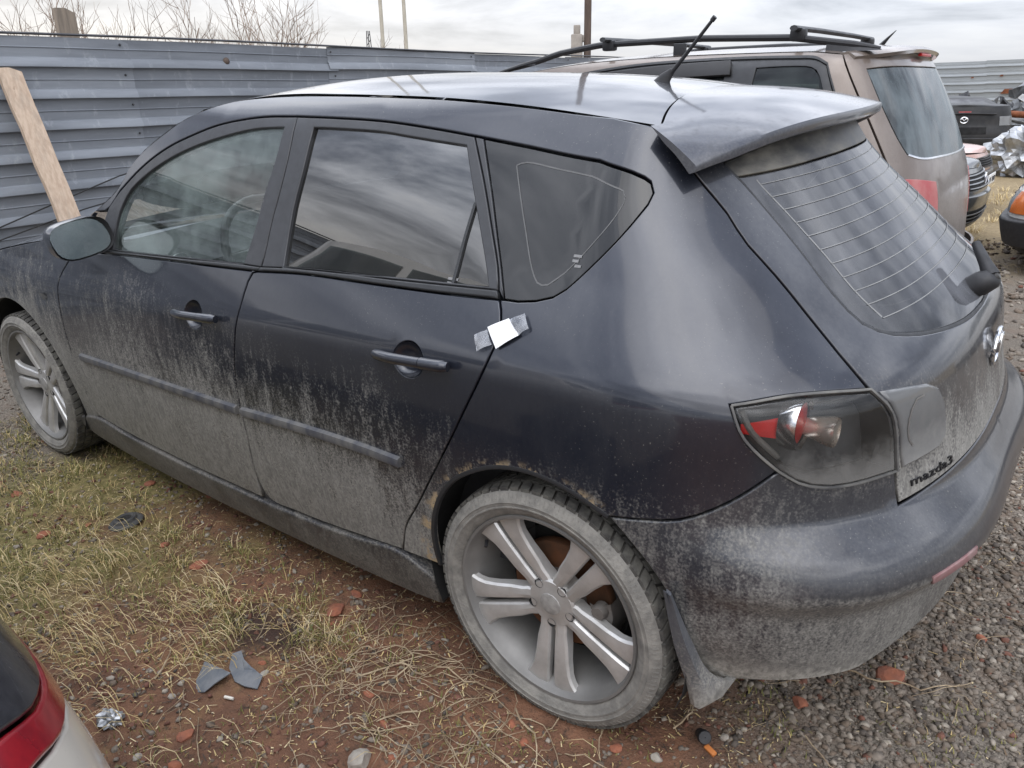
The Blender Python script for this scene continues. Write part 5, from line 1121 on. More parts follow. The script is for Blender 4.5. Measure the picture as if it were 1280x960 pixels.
fn = thing('metal_fence', 'grey corrugated sheet metal fence running behind the parked cars', 'fence', (-5.0, 0, 0))
ys = [-13.2, -11.3, -9.4, -7.5, -5.6, -3.7, -1.8, -.45, 1.02, 2.95, 4.9, 6.8, 8.7, 10.6, 12.5, 14.4, 16.3, 18.2, 20.1, 22, 23.9, 25.8, 27.7]
for i in range(len(ys)-1):
    zt = 1.825+.008*math.sin(i*2.3)
    sheet('corrugated_sheet', ys[i]-.05, ys[i+1]+.05, -.12, zt, m_zinc if i % 2 else m_zinc2, fn, i, lift=.003*(i % 2))
for i, y in enumerate(ys[:12]):
    MB().box((-.06, y+.02, .85), (.06, .06, 1.9)).build('fence_post', m_rust, fn)
    if 5 < i < 12:
        for k in range(7):
            z = 1.79-.2*k; MB().lathe([(.001, .044), (.006, .043), (.009, .034)], 8, 'X', (-.03 if False else -.022, y+random.uniform(-.02, .02), z)).build('bolt', m_scrapd, fn)
MB().tube([(.012, y, 1.838+.008*math.sin(y)) for y in np.linspace(-13, 27, 90)], .009, 6, flat=1.6).build('top_edge', m_scrapd, fn)
MB().lathe([(.001, .030), (.012, .030), (.022, .024), (.030, .012)], 12, 'X', (.0, 1.855, 1.695)).build('torn_hole', m_poleb, fn)
ff = thing('metal_fence', 'pale corrugated fence far across the yard, right of the bronze estate', 'fence', (0, 28, 0))
xs_ = [-5, -3.2, -1.6, .3, 2.2, 4.1, 6, 8, 10, 12, 14, 16]
for i in range(len(xs_)-1):
    sheet('corrugated_sheet', xs_[i]-.04, xs_[i+1]+.04, 0, 2.06+.02*(i % 2), m_zincf, ff, 50+i, along='X', lift=.004*(i % 2), pitch=.25, wav=.012)
for x, z, w, h in ((-2.45, 1.16, .5, .16), (-2.75, 1.62, .10, .06), (-3.55, 1.58, .08, .05), (-2.2, 1.02, .4, .12)):
    MB().add([(x-w/2, -.05, z-h/2), (x+w/2, -.05, z-h*.3), (x+w*.42, -.05, z+h/2), (x-w*.3, -.05, z+h*.42)], [(0, 1, 2, 3)]).build('rust_patch', m_rust, ff)

def board(name, a, b, w, th, material, label, cat, side):
    a, b = Vector(a), Vector(b); d = (b-a); L = d.length; d.normalize(); s = Vector(side); s = (s-d*s.dot(d)).normalized(); n = d.cross(s)
    mb = MB(); R = Matrix((s, n, d)).transposed()
    nseg = 14; V = []
    for i in range(nseg+1):
        t = i/nseg*L; j = .004*math.sin(i*1.9); c = .35 if i == nseg else 1
        for q, (u, v) in enumerate(((-w/2+j, -th/2), (0+j, -th/2-.0015), (w/2+j*.4, -th/2), (w/2+j*.4, th/2), (-w/2+j, th/2))):
            V.append(a+d*(t-(.03*(q in (2, 3)) if i == nseg else 0))+s*u+n*v)
    F = [(i*5+k, i*5+(k+1) % 5, (i+1)*5+(k+1) % 5, (i+1)*5+k) for i in range(nseg) for k in range(5)]+[(4, 3, 2, 1, 0), tuple(nseg*5+k for k in range(5))]
    o = mesh(name, [tuple(p-a) for p in V], F, material, None, angle=30); o.location = a
    return tag(o, label, cat)
board('leaning_plank', (-4.385, .293, -.02), (-4.935, .21, 1.625), .140, .035, m_wood, 'raw pine plank leaning against the grey metal fence', 'plank', (0, 1, 0))
board('wooden_post', (-5.16, .765, .0), (-5.15, .735, 2.02), .125, .06, m_woodg, 'short grey wooden post sticking up behind the metal fence', 'post', (0, 1, 0))
for k, (pts, lb) in enumerate((([(-4.945, -.9, .55), (-4.95, -.054, .648), (-4.94, .27, .749), (-4.95, .805, .904), (-4.95, 1.3, 1.0)], 'upper black wire strung along the grey metal fence'), ([(-4.945, -1.2, .52), (-4.95, -.1, .56), (-4.945, .5, .70), (-4.95, 1.1, .80)], 'lower black wire strung along the grey metal fence'))):
    tag(MB().tube([tuple(p) for p in curve(pts, .06)] if False else pts, .005, 6).build('wire', m_cable, None), lb, 'wire')

def shrub(loc, h, n, seed, label, group='bare shrubs behind the fence', spread=.5):
    r = random.Random(seed); t = thing('bare_shrub', label, 'shrub', loc, group=group); st, tw = MB(), MB()
    def grow(p, d, L, rad, lev):
        pts = [p]; q = Vector(p)
        for i in range(4):
            d = (d+Vector((r.gauss(0, .13), r.gauss(0, .13), r.gauss(.05, .10)))).normalized(); q = q+d*L/4; pts.append(q.copy())
        (st if lev < 2 else tw).tube(pts, [rad*1.35*(1-.14*i) for i in range(5)], 4 if lev else 5, cap=False)
        if lev < 4:
            for k in range(r.choice((2, 3, 3)) if lev < 3 else 2):
                i = r.choice((1, 2, 3, 3, 4)); dd = (d+Vector((r.gauss(0, .55), r.gauss(0, .55), r.gauss(.12, .3)))).normalized()
                grow(pts[i], dd, L*r.uniform(.5, .72), rad*.58, lev+1)
    for k in range(n):
        a = r.uniform(0, 6.28); grow(Vector((r.uniform(-spread, spread)*.6, r.uniform(-spread, spread), 0)), Vector((math.cos(a)*.22, math.sin(a)*.3, 1)).normalized(), h*.52, .013, 0)
    st.build('stem', m_twig, t); tag(tw.build('twigs', m_twig, t), kind='stuff')
for i, (x, y, h, n, lb) in enumerate(((-8.2, 1.75, 2.5, 10, 'bare shrub behind the fence at far left, low and broad'), (-8.6, 2.75, 2.75, 9, 'bare shrub behind the fence just right of the wooden post'), (-8.4, 3.5, 2.65, 11, 'bare shrub behind the fence, second right of the wooden post'),
    (-8.8, 4.55, 2.85, 10, 'tallest bare shrub behind the fence, its crown spread over the top'), (-8.9, 5.55, 2.75, 10, 'bare shrub behind the fence left of the thin end one'), (-8.8, 6.25, 2.35, 7, 'thin bare shrub at the right end of the row'))):
    shrub((x, y, 0), h, n, 20+i, lb)
shrub((-6.3, 4.15, 0), 2.1, 2, 91, 'few dry stalks behind the fence beside the pale poles', spread=.15, group=None)
shrub((-6.1, 5.75, 0), 2.15, 2, 92, 'dry stalks poking over the fence near the bronze estate', spread=.15, group=None)
def pole(name, x, y, r, h, material, label, z0=0.):
    t = MB().lathe([(r*1.12, z0), (r*1.05, h*.5), (r, h), (.001, h+.01)], 14, 'Z').build(name, material, None, angle=40); t.location = (x, y, 0); tag(t, label, 'pole'); return t
pole('lamp_pole', -14.9, 13.2, .045, 7.5, m_polep, 'left of two thin pale poles beyond the fence')
pole('lamp_pole', -14.45, 13.58, .045, 7.5, m_polep, 'right of two thin pale poles beyond the fence')
pole('utility_pole', -6.13, 9.06, .052, 6.5, m_poleb, 'dark brown wooden pole rising behind the bronze estate')
cp = MB().box((0, 0, 1.12), (.17, .17, 2.24), bev=.02).box((.0, 0, 2.30), (.10, .10, .14), bev=.015).box((.05, .05, 2.18), (.2, .1, .1), bev=.02).build('concrete_post', m_conc, None, angle=40); cp.location = (-6.26, 8.96, 0); cp.rotation_euler = (0, 0, .5)
tag(cp, 'beige concrete post beside the brown wooden pole', 'post')
py = MB(); H = 4.5
for sx, sy in ((-1, -1), (-1, 1), (1, -1), (1, 1)): py.tube([(sx*.22, sy*.22, 0), (sx*.05, sy*.05, H)], .022, 4)
for z in (1, 2, 3, 3.4, 3.8, 4.1): k = .22-.17*z/H; py.tube([(-k, -k, z), (k, k, z+.3)], .015, 4).tube([(k, -k, z), (-k, k, z+.3)], .015, 4)
for z in (3.75, 4.05): py.tube([(-.36, .36, z), (.36, -.36, z)], .03, 4)
po = py.build('pylon', m_scrapd, None); po.location = (-31.4, 28.2, 0); tag(po, 'small dark lattice pylon far beyond the fence', 'pylon')

# scrap across the yard
import bmesh
def crumple(name, loc, rad, seed, material, label, cat, squash=(1, 1, 1), sub=4, amp=.22, group=None):
    bm = bmesh.new(); bmesh.ops.create_icosphere(bm, subdivisions=sub, radius=1); r = random.Random(seed)
    from mathutils import noise as mn
    for v in bm.verts:
        p = v.co*2.2+Vector((seed*3.1, seed*1.7, 0)); c = mn.cell(p*2.3); d = 1+amp*(mn.noise(p*1.2)+.6*abs(mn.noise(p*2.7))-.3+.30*(c-.5))
        v.co = Vector([a*b*rad*d for a, b in zip(v.co, squash)])
    me = bpy.data.meshes.new(name); bm.to_mesh(me); bm.free(); o = link(name, me, material); o.location = loc
    return tag(o, label, cat, group)
crumple('foil_bundle', (-.42, 12.75, .36), .62, 3, m_foil, 'big crumpled silver foil bundle on the ground at right', 'foil', (.85, .8, .72), 4, .34)
def scrap(loc, size, seed, material, label, group):
    r = random.Random(seed); n = 5; V = []
    for i in range(n):
        for j in range(n):
            V.append(((i/(n-1)-.5)*size*r.uniform(.85, 1.1), (j/(n-1)-.5)*size*.6*r.uniform(.8, 1.1), size*.28*math.sin(i*1.3+seed)*math.cos(j*1.1+seed*2)+r.uniform(-.04, .04)*size))
    k = len(V); V += [(x, y, z-.012) for x, y, z in V]; F = [(i*n+j, (i+1)*n+j, (i+1)*n+j+1, i*n+j+1) for i in range(n-1) for j in range(n-1)]
    rim = list(range(n))+[i*n+n-1 for i in range(1, n)]+[(n-1)*n+q for q in range(n-2, -1, -1)]+[i*n for i in range(n-2, 0, -1)]
    o = mesh('scrap_metal', V, F+[tuple(k+q for q in f[::-1]) for f in F]+[(rim[(i+1) % len(rim)], rim[i], k+rim[i], k+rim[(i+1) % len(rim)]) for i in range(len(rim))], material, None)
    o.location = loc; o.rotation_euler = (r.uniform(-.9, .9), r.uniform(-.9, .9), r.uniform(0, 6.28)); return tag(o, label, 'scrap', group)
r_ = random.Random(5)
crumple('scrap_heap', (-3.75, 22.6, .30), 1.35, 21, m_scrapd, 'dark heap of scrap behind the black wreck', 'scrap heap', (1, .6, .62), 4, .5)
crumple('scrap_heap', (.1, 19.4, .25), 2.3, 33, m_scrapg, 'grey heap of crushed metal behind the foil', 'scrap heap', (1, .42, .36), 5, .5)
for i in range(22):
    scrap((-3.7+r_.uniform(-1.0, .9), 22.5+r_.uniform(-.8, .8), (.3+.85*r_.random())), r_.uniform(.35, .8), i, m_scrapd, 'dark scrap panel in the heap behind the black wreck', 'dark scrap panels behind the wreck')
for i in range(58):
    x = r_.uniform(-2.2, 2.0); scrap((x, 19.0+r_.uniform(-1.1, 1.4), .06+1.22*r_.random()**.8), r_.uniform(.3, .85), 100+i, *r_.choice(((m_scrapg, 'grey bent metal scrap panel in the heap behind the foil'), (m_scrapg, 'grey bent metal scrap panel in the heap behind the foil'), (m_scrapw, 'pale bent scrap panel in the heap behind the foil'), (m_scrapd, 'dark bent scrap panel in the heap behind the foil'), (m_scrapd, 'dark bent scrap panel in the heap behind the foil'))), 'bent scrap panels heaped behind the foil')
for k, (p, q, lb) in enumerate((((-3.3, 21.5, .88), (-2.45, 21.9, .93), 'rusty pipe lying on the dark scrap heap'), ((-1.75, 18.6, .80), (-.5, 18.3, .74), 'rusty bar lying on the pale scrap heap'))):
    tag(MB().tube([p, q], .07, 8).build('rusty_pipe', m_rust, None, angle=50), lb, 'pipe')
# ---- ground ---------------------------------------------------------------------------------
from mathutils import noise as mn
def m_ground():
    m, nt, out = mat('yard_ground')
    pos = node(nt, 'TexCoord').outputs['Object']; s = node(nt, 'SeparateXYZ', {0: pos}); x, y = s.outputs[0], s.outputs[1]
    n1 = noise(nt, pos, 1.6, 6, .6); n2 = noise(nt, pos, 7, 6, .65); n3 = noise(nt, pos, 32, 5, .65); n4 = noise(nt, pos, 150, 3, .6)
    soil = mixc(nt, sstep(nt, n2, .35, .68), (.125, .066, .042, 1), (.21, .105, .062, 1))
    soil = mixc(nt, sstep(nt, n3, .52, .72), soil, (.055, .038, .028, 1))
    soil = mixc(nt, sstep(nt, n4, .60, .75), soil, (.20, .13, .09, 1))
    moss = mixc(nt, sstep(nt, n3, .35, .7), (.125, .108, .042, 1), (.255, .205, .09, 1))
    # mossy and grassy to the left, red earth under the rear, gravel on the right and beyond
    fm = M_(nt, 'ADD', M_(nt, 'MULTIPLY', x, -.42), M_(nt, 'MULTIPLY', M_(nt, 'SUBTRACT', n1, .5), 1.5)); fm = M_(nt, 'ADD', fm, M_(nt, 'MULTIPLY', M_(nt, 'SUBTRACT', n2, .5), 1.1))
    base = mixc(nt, sstep(nt, fm, .36, .98), soil, moss)
    grav = mixc(nt, sstep(nt, n4, .38, .62), (.10, .086, .070, 1), (.22, .19, .155, 1))
    grav = mixc(nt, sstep(nt, n2, .45, .75), grav, (.17, .13, .10, 1))
    gx = M_(nt, 'ADD', M_(nt, 'ADD', M_(nt, 'MULTIPLY', x, 1.0), M_(nt, 'MULTIPLY', y, .95)), M_(nt, 'MULTIPLY', M_(nt, 'SUBTRACT', n1, .5), .9))
    base = mixc(nt, sstep(nt, gx, -.45, .10), base, grav)
    gl = M_(nt, 'ADD', M_(nt, 'MULTIPLY', x, -1.), M_(nt, 'MULTIPLY', M_(nt, 'SUBTRACT', n1, .5), .8))
    base = mixc(nt, sstep(nt, gl, 2.3, 2.8), base, grav)
    straw = mixc(nt, sstep(nt, n3, .35, .7), (.20, .145, .075, 1), (.33, .26, .15, 1))
    sy = M_(nt, 'ADD', y, M_(nt, 'MULTIPLY', M_(nt, 'SUBTRACT', n1, .5), 5))
    base = mixc(nt, M_(nt, 'MULTIPLY', sstep(nt, sy, 4.0, 7.0), .85), base, straw)
    # a dark patch in the red earth
    px = M_(nt, 'ADD', x, .86); py = M_(nt, 'ADD', y, 1.06); pr = M_(nt, 'ADD', M_(nt, 'ADD', M_(nt, 'MULTIPLY', px, px), M_(nt, 'MULTIPLY', M_(nt, 'MULTIPLY', py, py), 2.2)), M_(nt, 'MULTIPLY', M_(nt, 'SUBTRACT', n2, .5), .05))
    base = mixc(nt, M_(nt, 'MULTIPLY', sstep(nt, pr, .030, .004), .75), base, (.030, .022, .020, 1))
    b = node(nt, 'Bump', {'Strength': .9, 'Distance': .012, 'Height': M_(nt, 'ADD', n3, M_(nt, 'MULTIPLY', n4, .5))})
    p = node(nt, 'BsdfPrincipled', {'Base Color': base, 'Roughness': .95, 'Normal': b.outputs[0], 'Specular IOR Level': .25}); nt.links.new(p.outputs[0], out.inputs[0])
    return m
def gz(x, y):
    z = float(ground_z(x, y)); d = max(abs(x+.6), abs(y))
    if d < 9: z += .016*mn.noise(Vector((x*1.7, y*1.7, 3)))+.008*mn.noise(Vector((x*6, y*6, 1)))+.004*mn.noise(Vector((x*19, y*19, 5)))
    return z
def axis(a, b, far): 
    k = list(np.arange(a, b, .035)); q = [b+.05*(1.28**i-1)/.28 for i in range(1, 40)]; q = [v for v in q if v < far]; w = [a-.05*(1.28**i-1)/.28 for i in range(1, 40)]; w = [v for v in w if v > -far]
    return np.array([-far]+w[::-1]+k+q+[far])
gx_, gy_ = axis(-3.6, 1.7, 900), axis(-2.2, 1.2, 900)
V = [(x, y, gz(x, y)) for x in gx_ for y in gy_]; ny = len(gy_)
F = [(i*ny+j, (i+1)*ny+j, (i+1)*ny+j+1, i*ny+j+1) for i in range(len(gx_)-1) for j in range(ny-1)]
g_ = mesh('ground', V, F, m_ground(), None, smooth=True); tag(g_, 'yard of red earth, moss and gravel', None, None, 'structure')
NU = lambda *s: RNG.random(s)
CLEAR = [(-1.80, -.985, .085), (-1.314, -.988, .05), (-.812, -1.275, .06), (-.758, -1.217, .08), (-.706, -1.285, .05), (-.277, -1.221, .05), (-.889, -1.505, .06), (.35, -.713, .05), (-.696, -1.417, .04), (-.749, -.886, .05), (-1.969, -1.204, .04), (-1.912, -1.073, .03)]
def wheel_free(x, y): return not ((abs(y+.76) < .13 and (abs(x) < .12 or abs(x+2.64) < .12))) and all((x-a)**2+(y-b)**2 < r*r if False else (x-a)**2+(y-b)**2 > r*r for a, b, r in CLEAR)
# gravel: pebbles as one mass
def pebbles(name, pts, size, mats, mi, label):
    t = (1+5**.5)/2; ico = np.array([(-1, t, 0), (1, t, 0), (-1, -t, 0), (1, -t, 0), (0, -1, t), (0, 1, t), (0, -1, -t), (0, 1, -t), (t, 0, -1), (t, 0, 1), (-t, 0, -1), (-t, 0, 1)])/1.9
    tri = np.array([(0, 11, 5), (0, 5, 1), (0, 1, 7), (0, 7, 10), (0, 10, 11), (1, 5, 9), (5, 11, 4), (11, 10, 2), (10, 7, 6), (7, 1, 8), (3, 9, 4), (3, 4, 2), (3, 2, 6), (3, 6, 8), (3, 8, 9), (4, 9, 5), (2, 4, 11), (6, 2, 10), (8, 6, 7), (9, 8, 1)])
    n = len(pts); a = NU(n)*6.283; s = size*(.42+1.25*NU(n)**2.2)
    v = ico[None]*(1+.95*(NU(n, 12, 1)-.5)); v = v*np.stack([1+.5*NU(n), .7+.4*NU(n), .42+.35*NU(n)], 1)[:, None]*s[:, None, None]
    tl = (NU(n)-.5)*.9; c, s_ = np.cos(tl)[:, None], np.sin(tl)[:, None]; v = np.stack([v[..., 0]*c-v[..., 2]*s_, v[..., 1], v[..., 0]*s_+v[..., 2]*c], -1)
    c, s_ = np.cos(a)[:, None], np.sin(a)[:, None]; v = np.stack([v[..., 0]*c-v[..., 1]*s_, v[..., 0]*s_+v[..., 1]*c, v[..., 2]], -1)
    v += np.array([(x, y, gz(x, y)+.2*q) for (x, y), q in zip(pts, s)])[:, None]
    o = fastmesh(name, v.reshape(-1, 3), (tri[None]+12*np.arange(n)[:, None, None]).reshape(-1, 3), np.repeat(mi, 20), mats); return tag(o, label, None, None, 'stuff')
m_pebs = [simple('pebble_'+nm, c, .85, var=.35, vscale=60) for nm, c in (('grey', (.215, .178, .142)), ('brown', (.16, .12, .088)), ('pale', (.34, .295, .24)), ('dark', (.095, .078, .064)), ('red', (.17, .075, .05)))]
def scatter(n, box, dens):
    x = box[0]+(box[1]-box[0])*NU(n); y = box[2]+(box[3]-box[2])*NU(n); d = np.array([dens(a, b) for a, b in zip(x, y)]); k = NU(n) < d; return np.stack([x[k], y[k]], 1)
nz = lambda x, y, s, o=0: .5+.5*mn.noise(Vector((x*s, y*s, o)))
def dg(x, y):
    q = x+.95*y+.9*(nz(x, y, 1.6)-.5); return min(1, max(.03, (q+.40)/.5)) if wheel_free(x, y) else 0
P1 = scatter(72000, (-.3, 2.2, -1.2, 2.2), dg); P2 = scatter(9000, (-.6, 2.0, 2.2, 6.5), lambda x, y: .8*nz(x, y, .7)); P3 = scatter(6000, (-4.6, -2.3, -1.7, .2), lambda x, y: min(1, max(.08, (-x-2.3)*2)) if wheel_free(x, y) else 0)
P4 = scatter(15000, (-2.9, .35, -1.8, -.3), lambda x, y: nz(x, y, 3, 7)**1.2 if wheel_free(x, y) else 0)
for nm, Pt, sz, lb in (('gravel', np.concatenate([P1, P3]), .0069, 'grey brown gravel beside and behind the dark hatchback'), ('gravel', P2, .016, 'gravel between the parked cars further back'), ('small_stones', P4, .0058, 'small stones strewn in the red earth')):
    pebbles(nm, Pt, sz, m_pebs, RNG.choice(5, len(Pt), p=[.42, .30, .10, .15, .03] if nm == 'gravel' else [.25, .18, .12, .1, .35]), lb)
# grass: thin bent blades in tufts, straw and green
m_straw = simple('straw_blade', (.58, .44, .21), .8, col2=(.40, .29, .13), vscale=8)
m_straw2 = simple('pale_straw_blade', (.70, .58, .35), .8, col2=(.5, .39, .21), vscale=8)
m_green = simple('green_blade', (.13, .135, .035), .75, col2=(.14, .14, .04), vscale=8)
m_olive = simple('olive_blade', (.27, .235, .07), .75, col2=(.17, .155, .05), vscale=8)
def blades(name, base, L, az, lean, wid, mi, mats, label, seg=3):
    n = len(base); t = np.linspace(0, 1, seg+1); V = np.zeros((n, 2*(seg+1), 3)); d = np.stack([np.cos(az), np.sin(az)], 1); pr = np.stack([-d[:, 1], d[:, 0]], 1)
    cur = 1.0+NU(n)*1.2
    for i, q in enumerate(t):
        ang = lean*q**cur*1.0; hor = L*(np.sin(lean*.5*(q+.02))*q); ver = L*q*np.cos(lean*q*.85); w = wid*(1-.85*q)
        c = base[:, :2]+d*hor[:, None]; V[:, 2*i, :2] = c-pr*w[:, None]; V[:, 2*i+1, :2] = c+pr*w[:, None]; V[:, 2*i, 2] = V[:, 2*i+1, 2] = base[:, 2]+np.maximum(ver, .004)
    T = []
    for i in range(seg): T += [(2*i, 2*i+1, 2*i+3), (2*i, 2*i+3, 2*i+2)]
    T = np.array(T); tri = (T[None]+2*(seg+1)*np.arange(n)[:, None, None]).reshape(-1, 3)
    return tag(fastmesh(name, V.reshape(-1, 3), tri, np.repeat(mi, len(T)), mats), label, None, None, 'stuff')
def tufts(nt_, box, dens, per, rad):
    c = scatter(nt_, box, dens); out = []
    for x, y in c:
        k = int(per*(.4+1.2*random.random())); a = RNG.random(k)*6.283; r = rad*RNG.random(k)**.7
        out.append(np.stack([x+r*np.cos(a), y+r*np.sin(a), np.full(k, gz(x, y)-.003), a], 1))
    return np.concatenate(out)
def dgrass(x, y):
    if not wheel_free(x, y) or (y > -.86 and x > -2.3): return 0
    q = -.42*x+1.5*(nz(x, y, 1.6, 2)-.5)+.6*(nz(x, y, 5, 4)-.5); return min(1, max(.015, (q-.25)/.45))
B = tufts(1500, (-3.2, .25, -1.75, -.62), dgrass, 15, .038); n = len(B)
blades('grass', B[:, :3], .018+.075*NU(n)**1.6, B[:, 3]+(NU(n)-.5)*1.8, .85+1.15*NU(n)**.7, .0009+.0009*NU(n), RNG.choice(4, n, p=[.22, .12, .28, .38]), [m_straw, m_straw2, m_green, m_olive], 'dry straw and green grass tufts on the near side')
# combed dead grass lying towards the viewer at the lower left
def dmat(x, y): return min(1, max(0, 1.6*nz(x, y, 4, 9)-.45))*(1 if (-1.75 < x < -.78 and y < -1.0) else .12)
B = scatter(3600, (-1.9, .3, -1.7, -.9), dmat); n = len(B); B3 = np.column_stack([B, [gz(x, y) for x, y in B]])
blades('dead_grass', B3, .07+.09*NU(n), -2.35+(NU(n)-.5)*1.5, 1.25+.30*NU(n), .0010+.0008*NU(n), RNG.choice(2, n, p=[.55, .45]), [m_straw, m_straw2], 'matted dead straw grass near the beige car')
B = scatter(22000, (-3.1, 1.0, -1.75, -.2), lambda x, y: (max(0, nz(x, y, 4.5, 12)-.45)*3.2 if wheel_free(x, y) else 0)*(1 if y < -.8 or x > .3 else .25)); n = len(B); B3 = np.column_stack([B, [gz(x, y) for x, y in B]])
blades('moss', B3, .010+.020*NU(n), NU(n)*6.283, .4+NU(n), .0011+.0012*NU(n), RNG.choice(3, n, p=[.5, .38, .12]), [m_green, m_olive, m_straw], 'low green moss and sprouts in the earth')
B = tufts(300, (-1.0, 2.2, 5, 11), lambda x, y: nz(x, y, .8), 16, .12); n = len(B)
blades('far_grass', B[:, :3], .06+.10*NU(n), B[:, 3], .9+.9*NU(n), .003+.002*NU(n), RNG.choice(2, n), [m_straw, m_straw2], 'yellow dry grass across the yard')
# fine litter: broken straw, chaff and leaf bits lying flat
def litter(n, box, dens, label):
    c = scatter(n, box, dens); n = len(c); L = .004+.022*NU(n)**2.2; w = .0007+.0016*NU(n)**2; a = NU(n)*6.283; d = np.stack([np.cos(a), np.sin(a)], 1); q = np.stack([-d[:, 1], d[:, 0]], 1)
    z0 = np.array([gz(x, y) for x, y in c])+.0015+.004*NU(n); z1 = np.array([gz(x, y) for x, y in c+d*L[:, None]])+.0015+.006*NU(n)**2
    V = np.zeros((n, 4, 3)); e = c+d*L[:, None]; V[:, 0, :2] = c-q*w[:, None]; V[:, 1, :2] = c+q*w[:, None]; V[:, 2, :2] = e+q*w[:, None]*.6; V[:, 3, :2] = e-q*w[:, None]*.6; V[:, :2, 2] = z0[:, None]; V[:, 2:, 2] = z1[:, None]
    tri = (np.array([(0, 3, 2), (0, 2, 1)])[None]+4*np.arange(n)[:, None, None]).reshape(-1, 3)
    tag(fastmesh('litter', V.reshape(-1, 3), tri, np.repeat(RNG.choice(4, n, p=[.30, .18, .34, .18]), 2), [m_straw, m_straw2, m_chaff, m_chaffd]), label, None, None, 'stuff')
m_chaff = simple('brown_chaff', (.22, .15, .09), .85, var=.4, vscale=20); m_chaffd = simple('dark_chaff', (.07, .05, .038), .85, var=.4, vscale=20)
litter(26000, (-3.0, .5, -1.75, -.25), lambda x, y: (.25+.75*nz(x, y, 2.5, 21)) if wheel_free(x, y) else 0, 'broken straw and chaff strewn over the earth')
litter(6000, (.2, 1.8, -1.0, 1.2), lambda x, y: .2+.6*nz(x, y, 3, 31)**2, 'straw bits strewn over the gravel')
# dead stems lying about
m_stem = simple('dead_stem', (.46, .365, .24), .8, col2=(.20, .14, .085), vscale=16)
def stem_path(x, y, a, L, rr):
    pts = []; st = max(6, int(L/.03)); q = a; cv = rr.gauss(0, .12); hop = rr.uniform(.004, .03)
    for i in range(st+1):
        pts.append((x, y, gz(x, y)+.003+hop*math.sin(math.pi*i/st)**1.0*abs(math.sin(i*.9)))); q += cv+rr.gauss(0, .20)+(rr.gauss(0, .7) if rr.random() < .12 else 0); x += math.cos(q)*L/st; y += math.sin(q)*L/st
    return pts
rr = random.Random(11); zones = [((-.72, .0, -1.20, -.80), 95, (.10, .34)), ((-.95, -.1, -1.45, -.78), 45, (.08, .30)), ((-1.9, -.9, -1.6, -.9), 34, (.06, .2)), ((.0, .5, -1.05, -.55), 12, (.05, .16)), ((.4, 1.15, -.6, .25), 16, (.08, .35))]
mb = MB(); cnt = 0
for (x0, x1, y0, y1), n, (l0, l1) in zones:
    for _ in range(n):
        x, y = rr.uniform(x0, x1), rr.uniform(y0, y1); L = rr.uniform(l0, l1); w = rr.uniform(.0006, .0016) if rr.random() < .90 else rr.uniform(.0016, .0026); p = stem_path(x, y, rr.uniform(0, 6.28), L, rr)
        p = [q for q in p if wheel_free(q[0], q[1])]
        if len(p) < 4: continue
        mb.tube(p, [w*(1.1-.6*i/len(p)) for i in range(len(p))], 5)
        if rr.random() < .55:
            k = rr.randrange(1, len(p)-1); mb.tube(stem_path(p[k][0], p[k][1], rr.uniform(0, 6.28), L*.4, rr), w*.6, 5)
tag(mb.build('dead_stems', m_stem, None, angle=60), 'pale dead weed stems lying tangled on the earth', None, None, 'stuff')
# ---- single things lying on the ground ----
m_brick = simple('brick_red', (.30, .105, .055), .9, col2=(.21, .085, .055), vscale=30, bump=.4, bscale=120)
m_stone = simple('field_stone', (.36, .33, .28), .85, col2=(.25, .215, .18), vscale=30, bump=.4, bscale=100)
m_rubber = simple('old_rubber', (.03, .03, .03), .8, col2=(.07, .068, .063), vscale=25)
m_shard = simple('shard_grey_blue', (.085, .098, .115), .55, col2=(.16, .165, .17), vscale=30, bump=.2)
m_filter = simple('cigarette_paper', (.70, .66, .58), .8, var=.1)
m_orangep = simple('orange_plastic', (.55, .19, .05), .5, var=.2)
def chunk(name, x, y, s, seed, material, label, cat, group, flat=.5):
    bm = bmesh.new(); bmesh.ops.create_icosphere(bm, subdivisions=2, radius=1); r = random.Random(seed); sx, sy = r.uniform(.8, 1.25), r.uniform(.6, .9)
    planes = [(Vector((r.gauss(0, 1), r.gauss(0, 1), r.gauss(0, .8))).normalized(), r.uniform(.55, .85)) for _ in range(7)]
    for v in bm.verts:
        for n, d in planes:
            e = v.co.dot(n)-d
            if e > 0: v.co -= n*e
        v.co += Vector((r.gauss(0, .02), r.gauss(0, .02), r.gauss(0, .02))); v.co = Vector((v.co.x*sx*s, v.co.y*sy*s, v.co.z*flat*s))
    me = bpy.data.meshes.new(name); bm.to_mesh(me); bm.free(); o = link(name, me, material); o.location = (x, y, gz(x, y)+flat*s*.30); o.rotation_euler = (r.uniform(-.2, .2), r.uniform(-.2, .2), r.uniform(0, 6.28))
    return tag(o, label, cat, group)
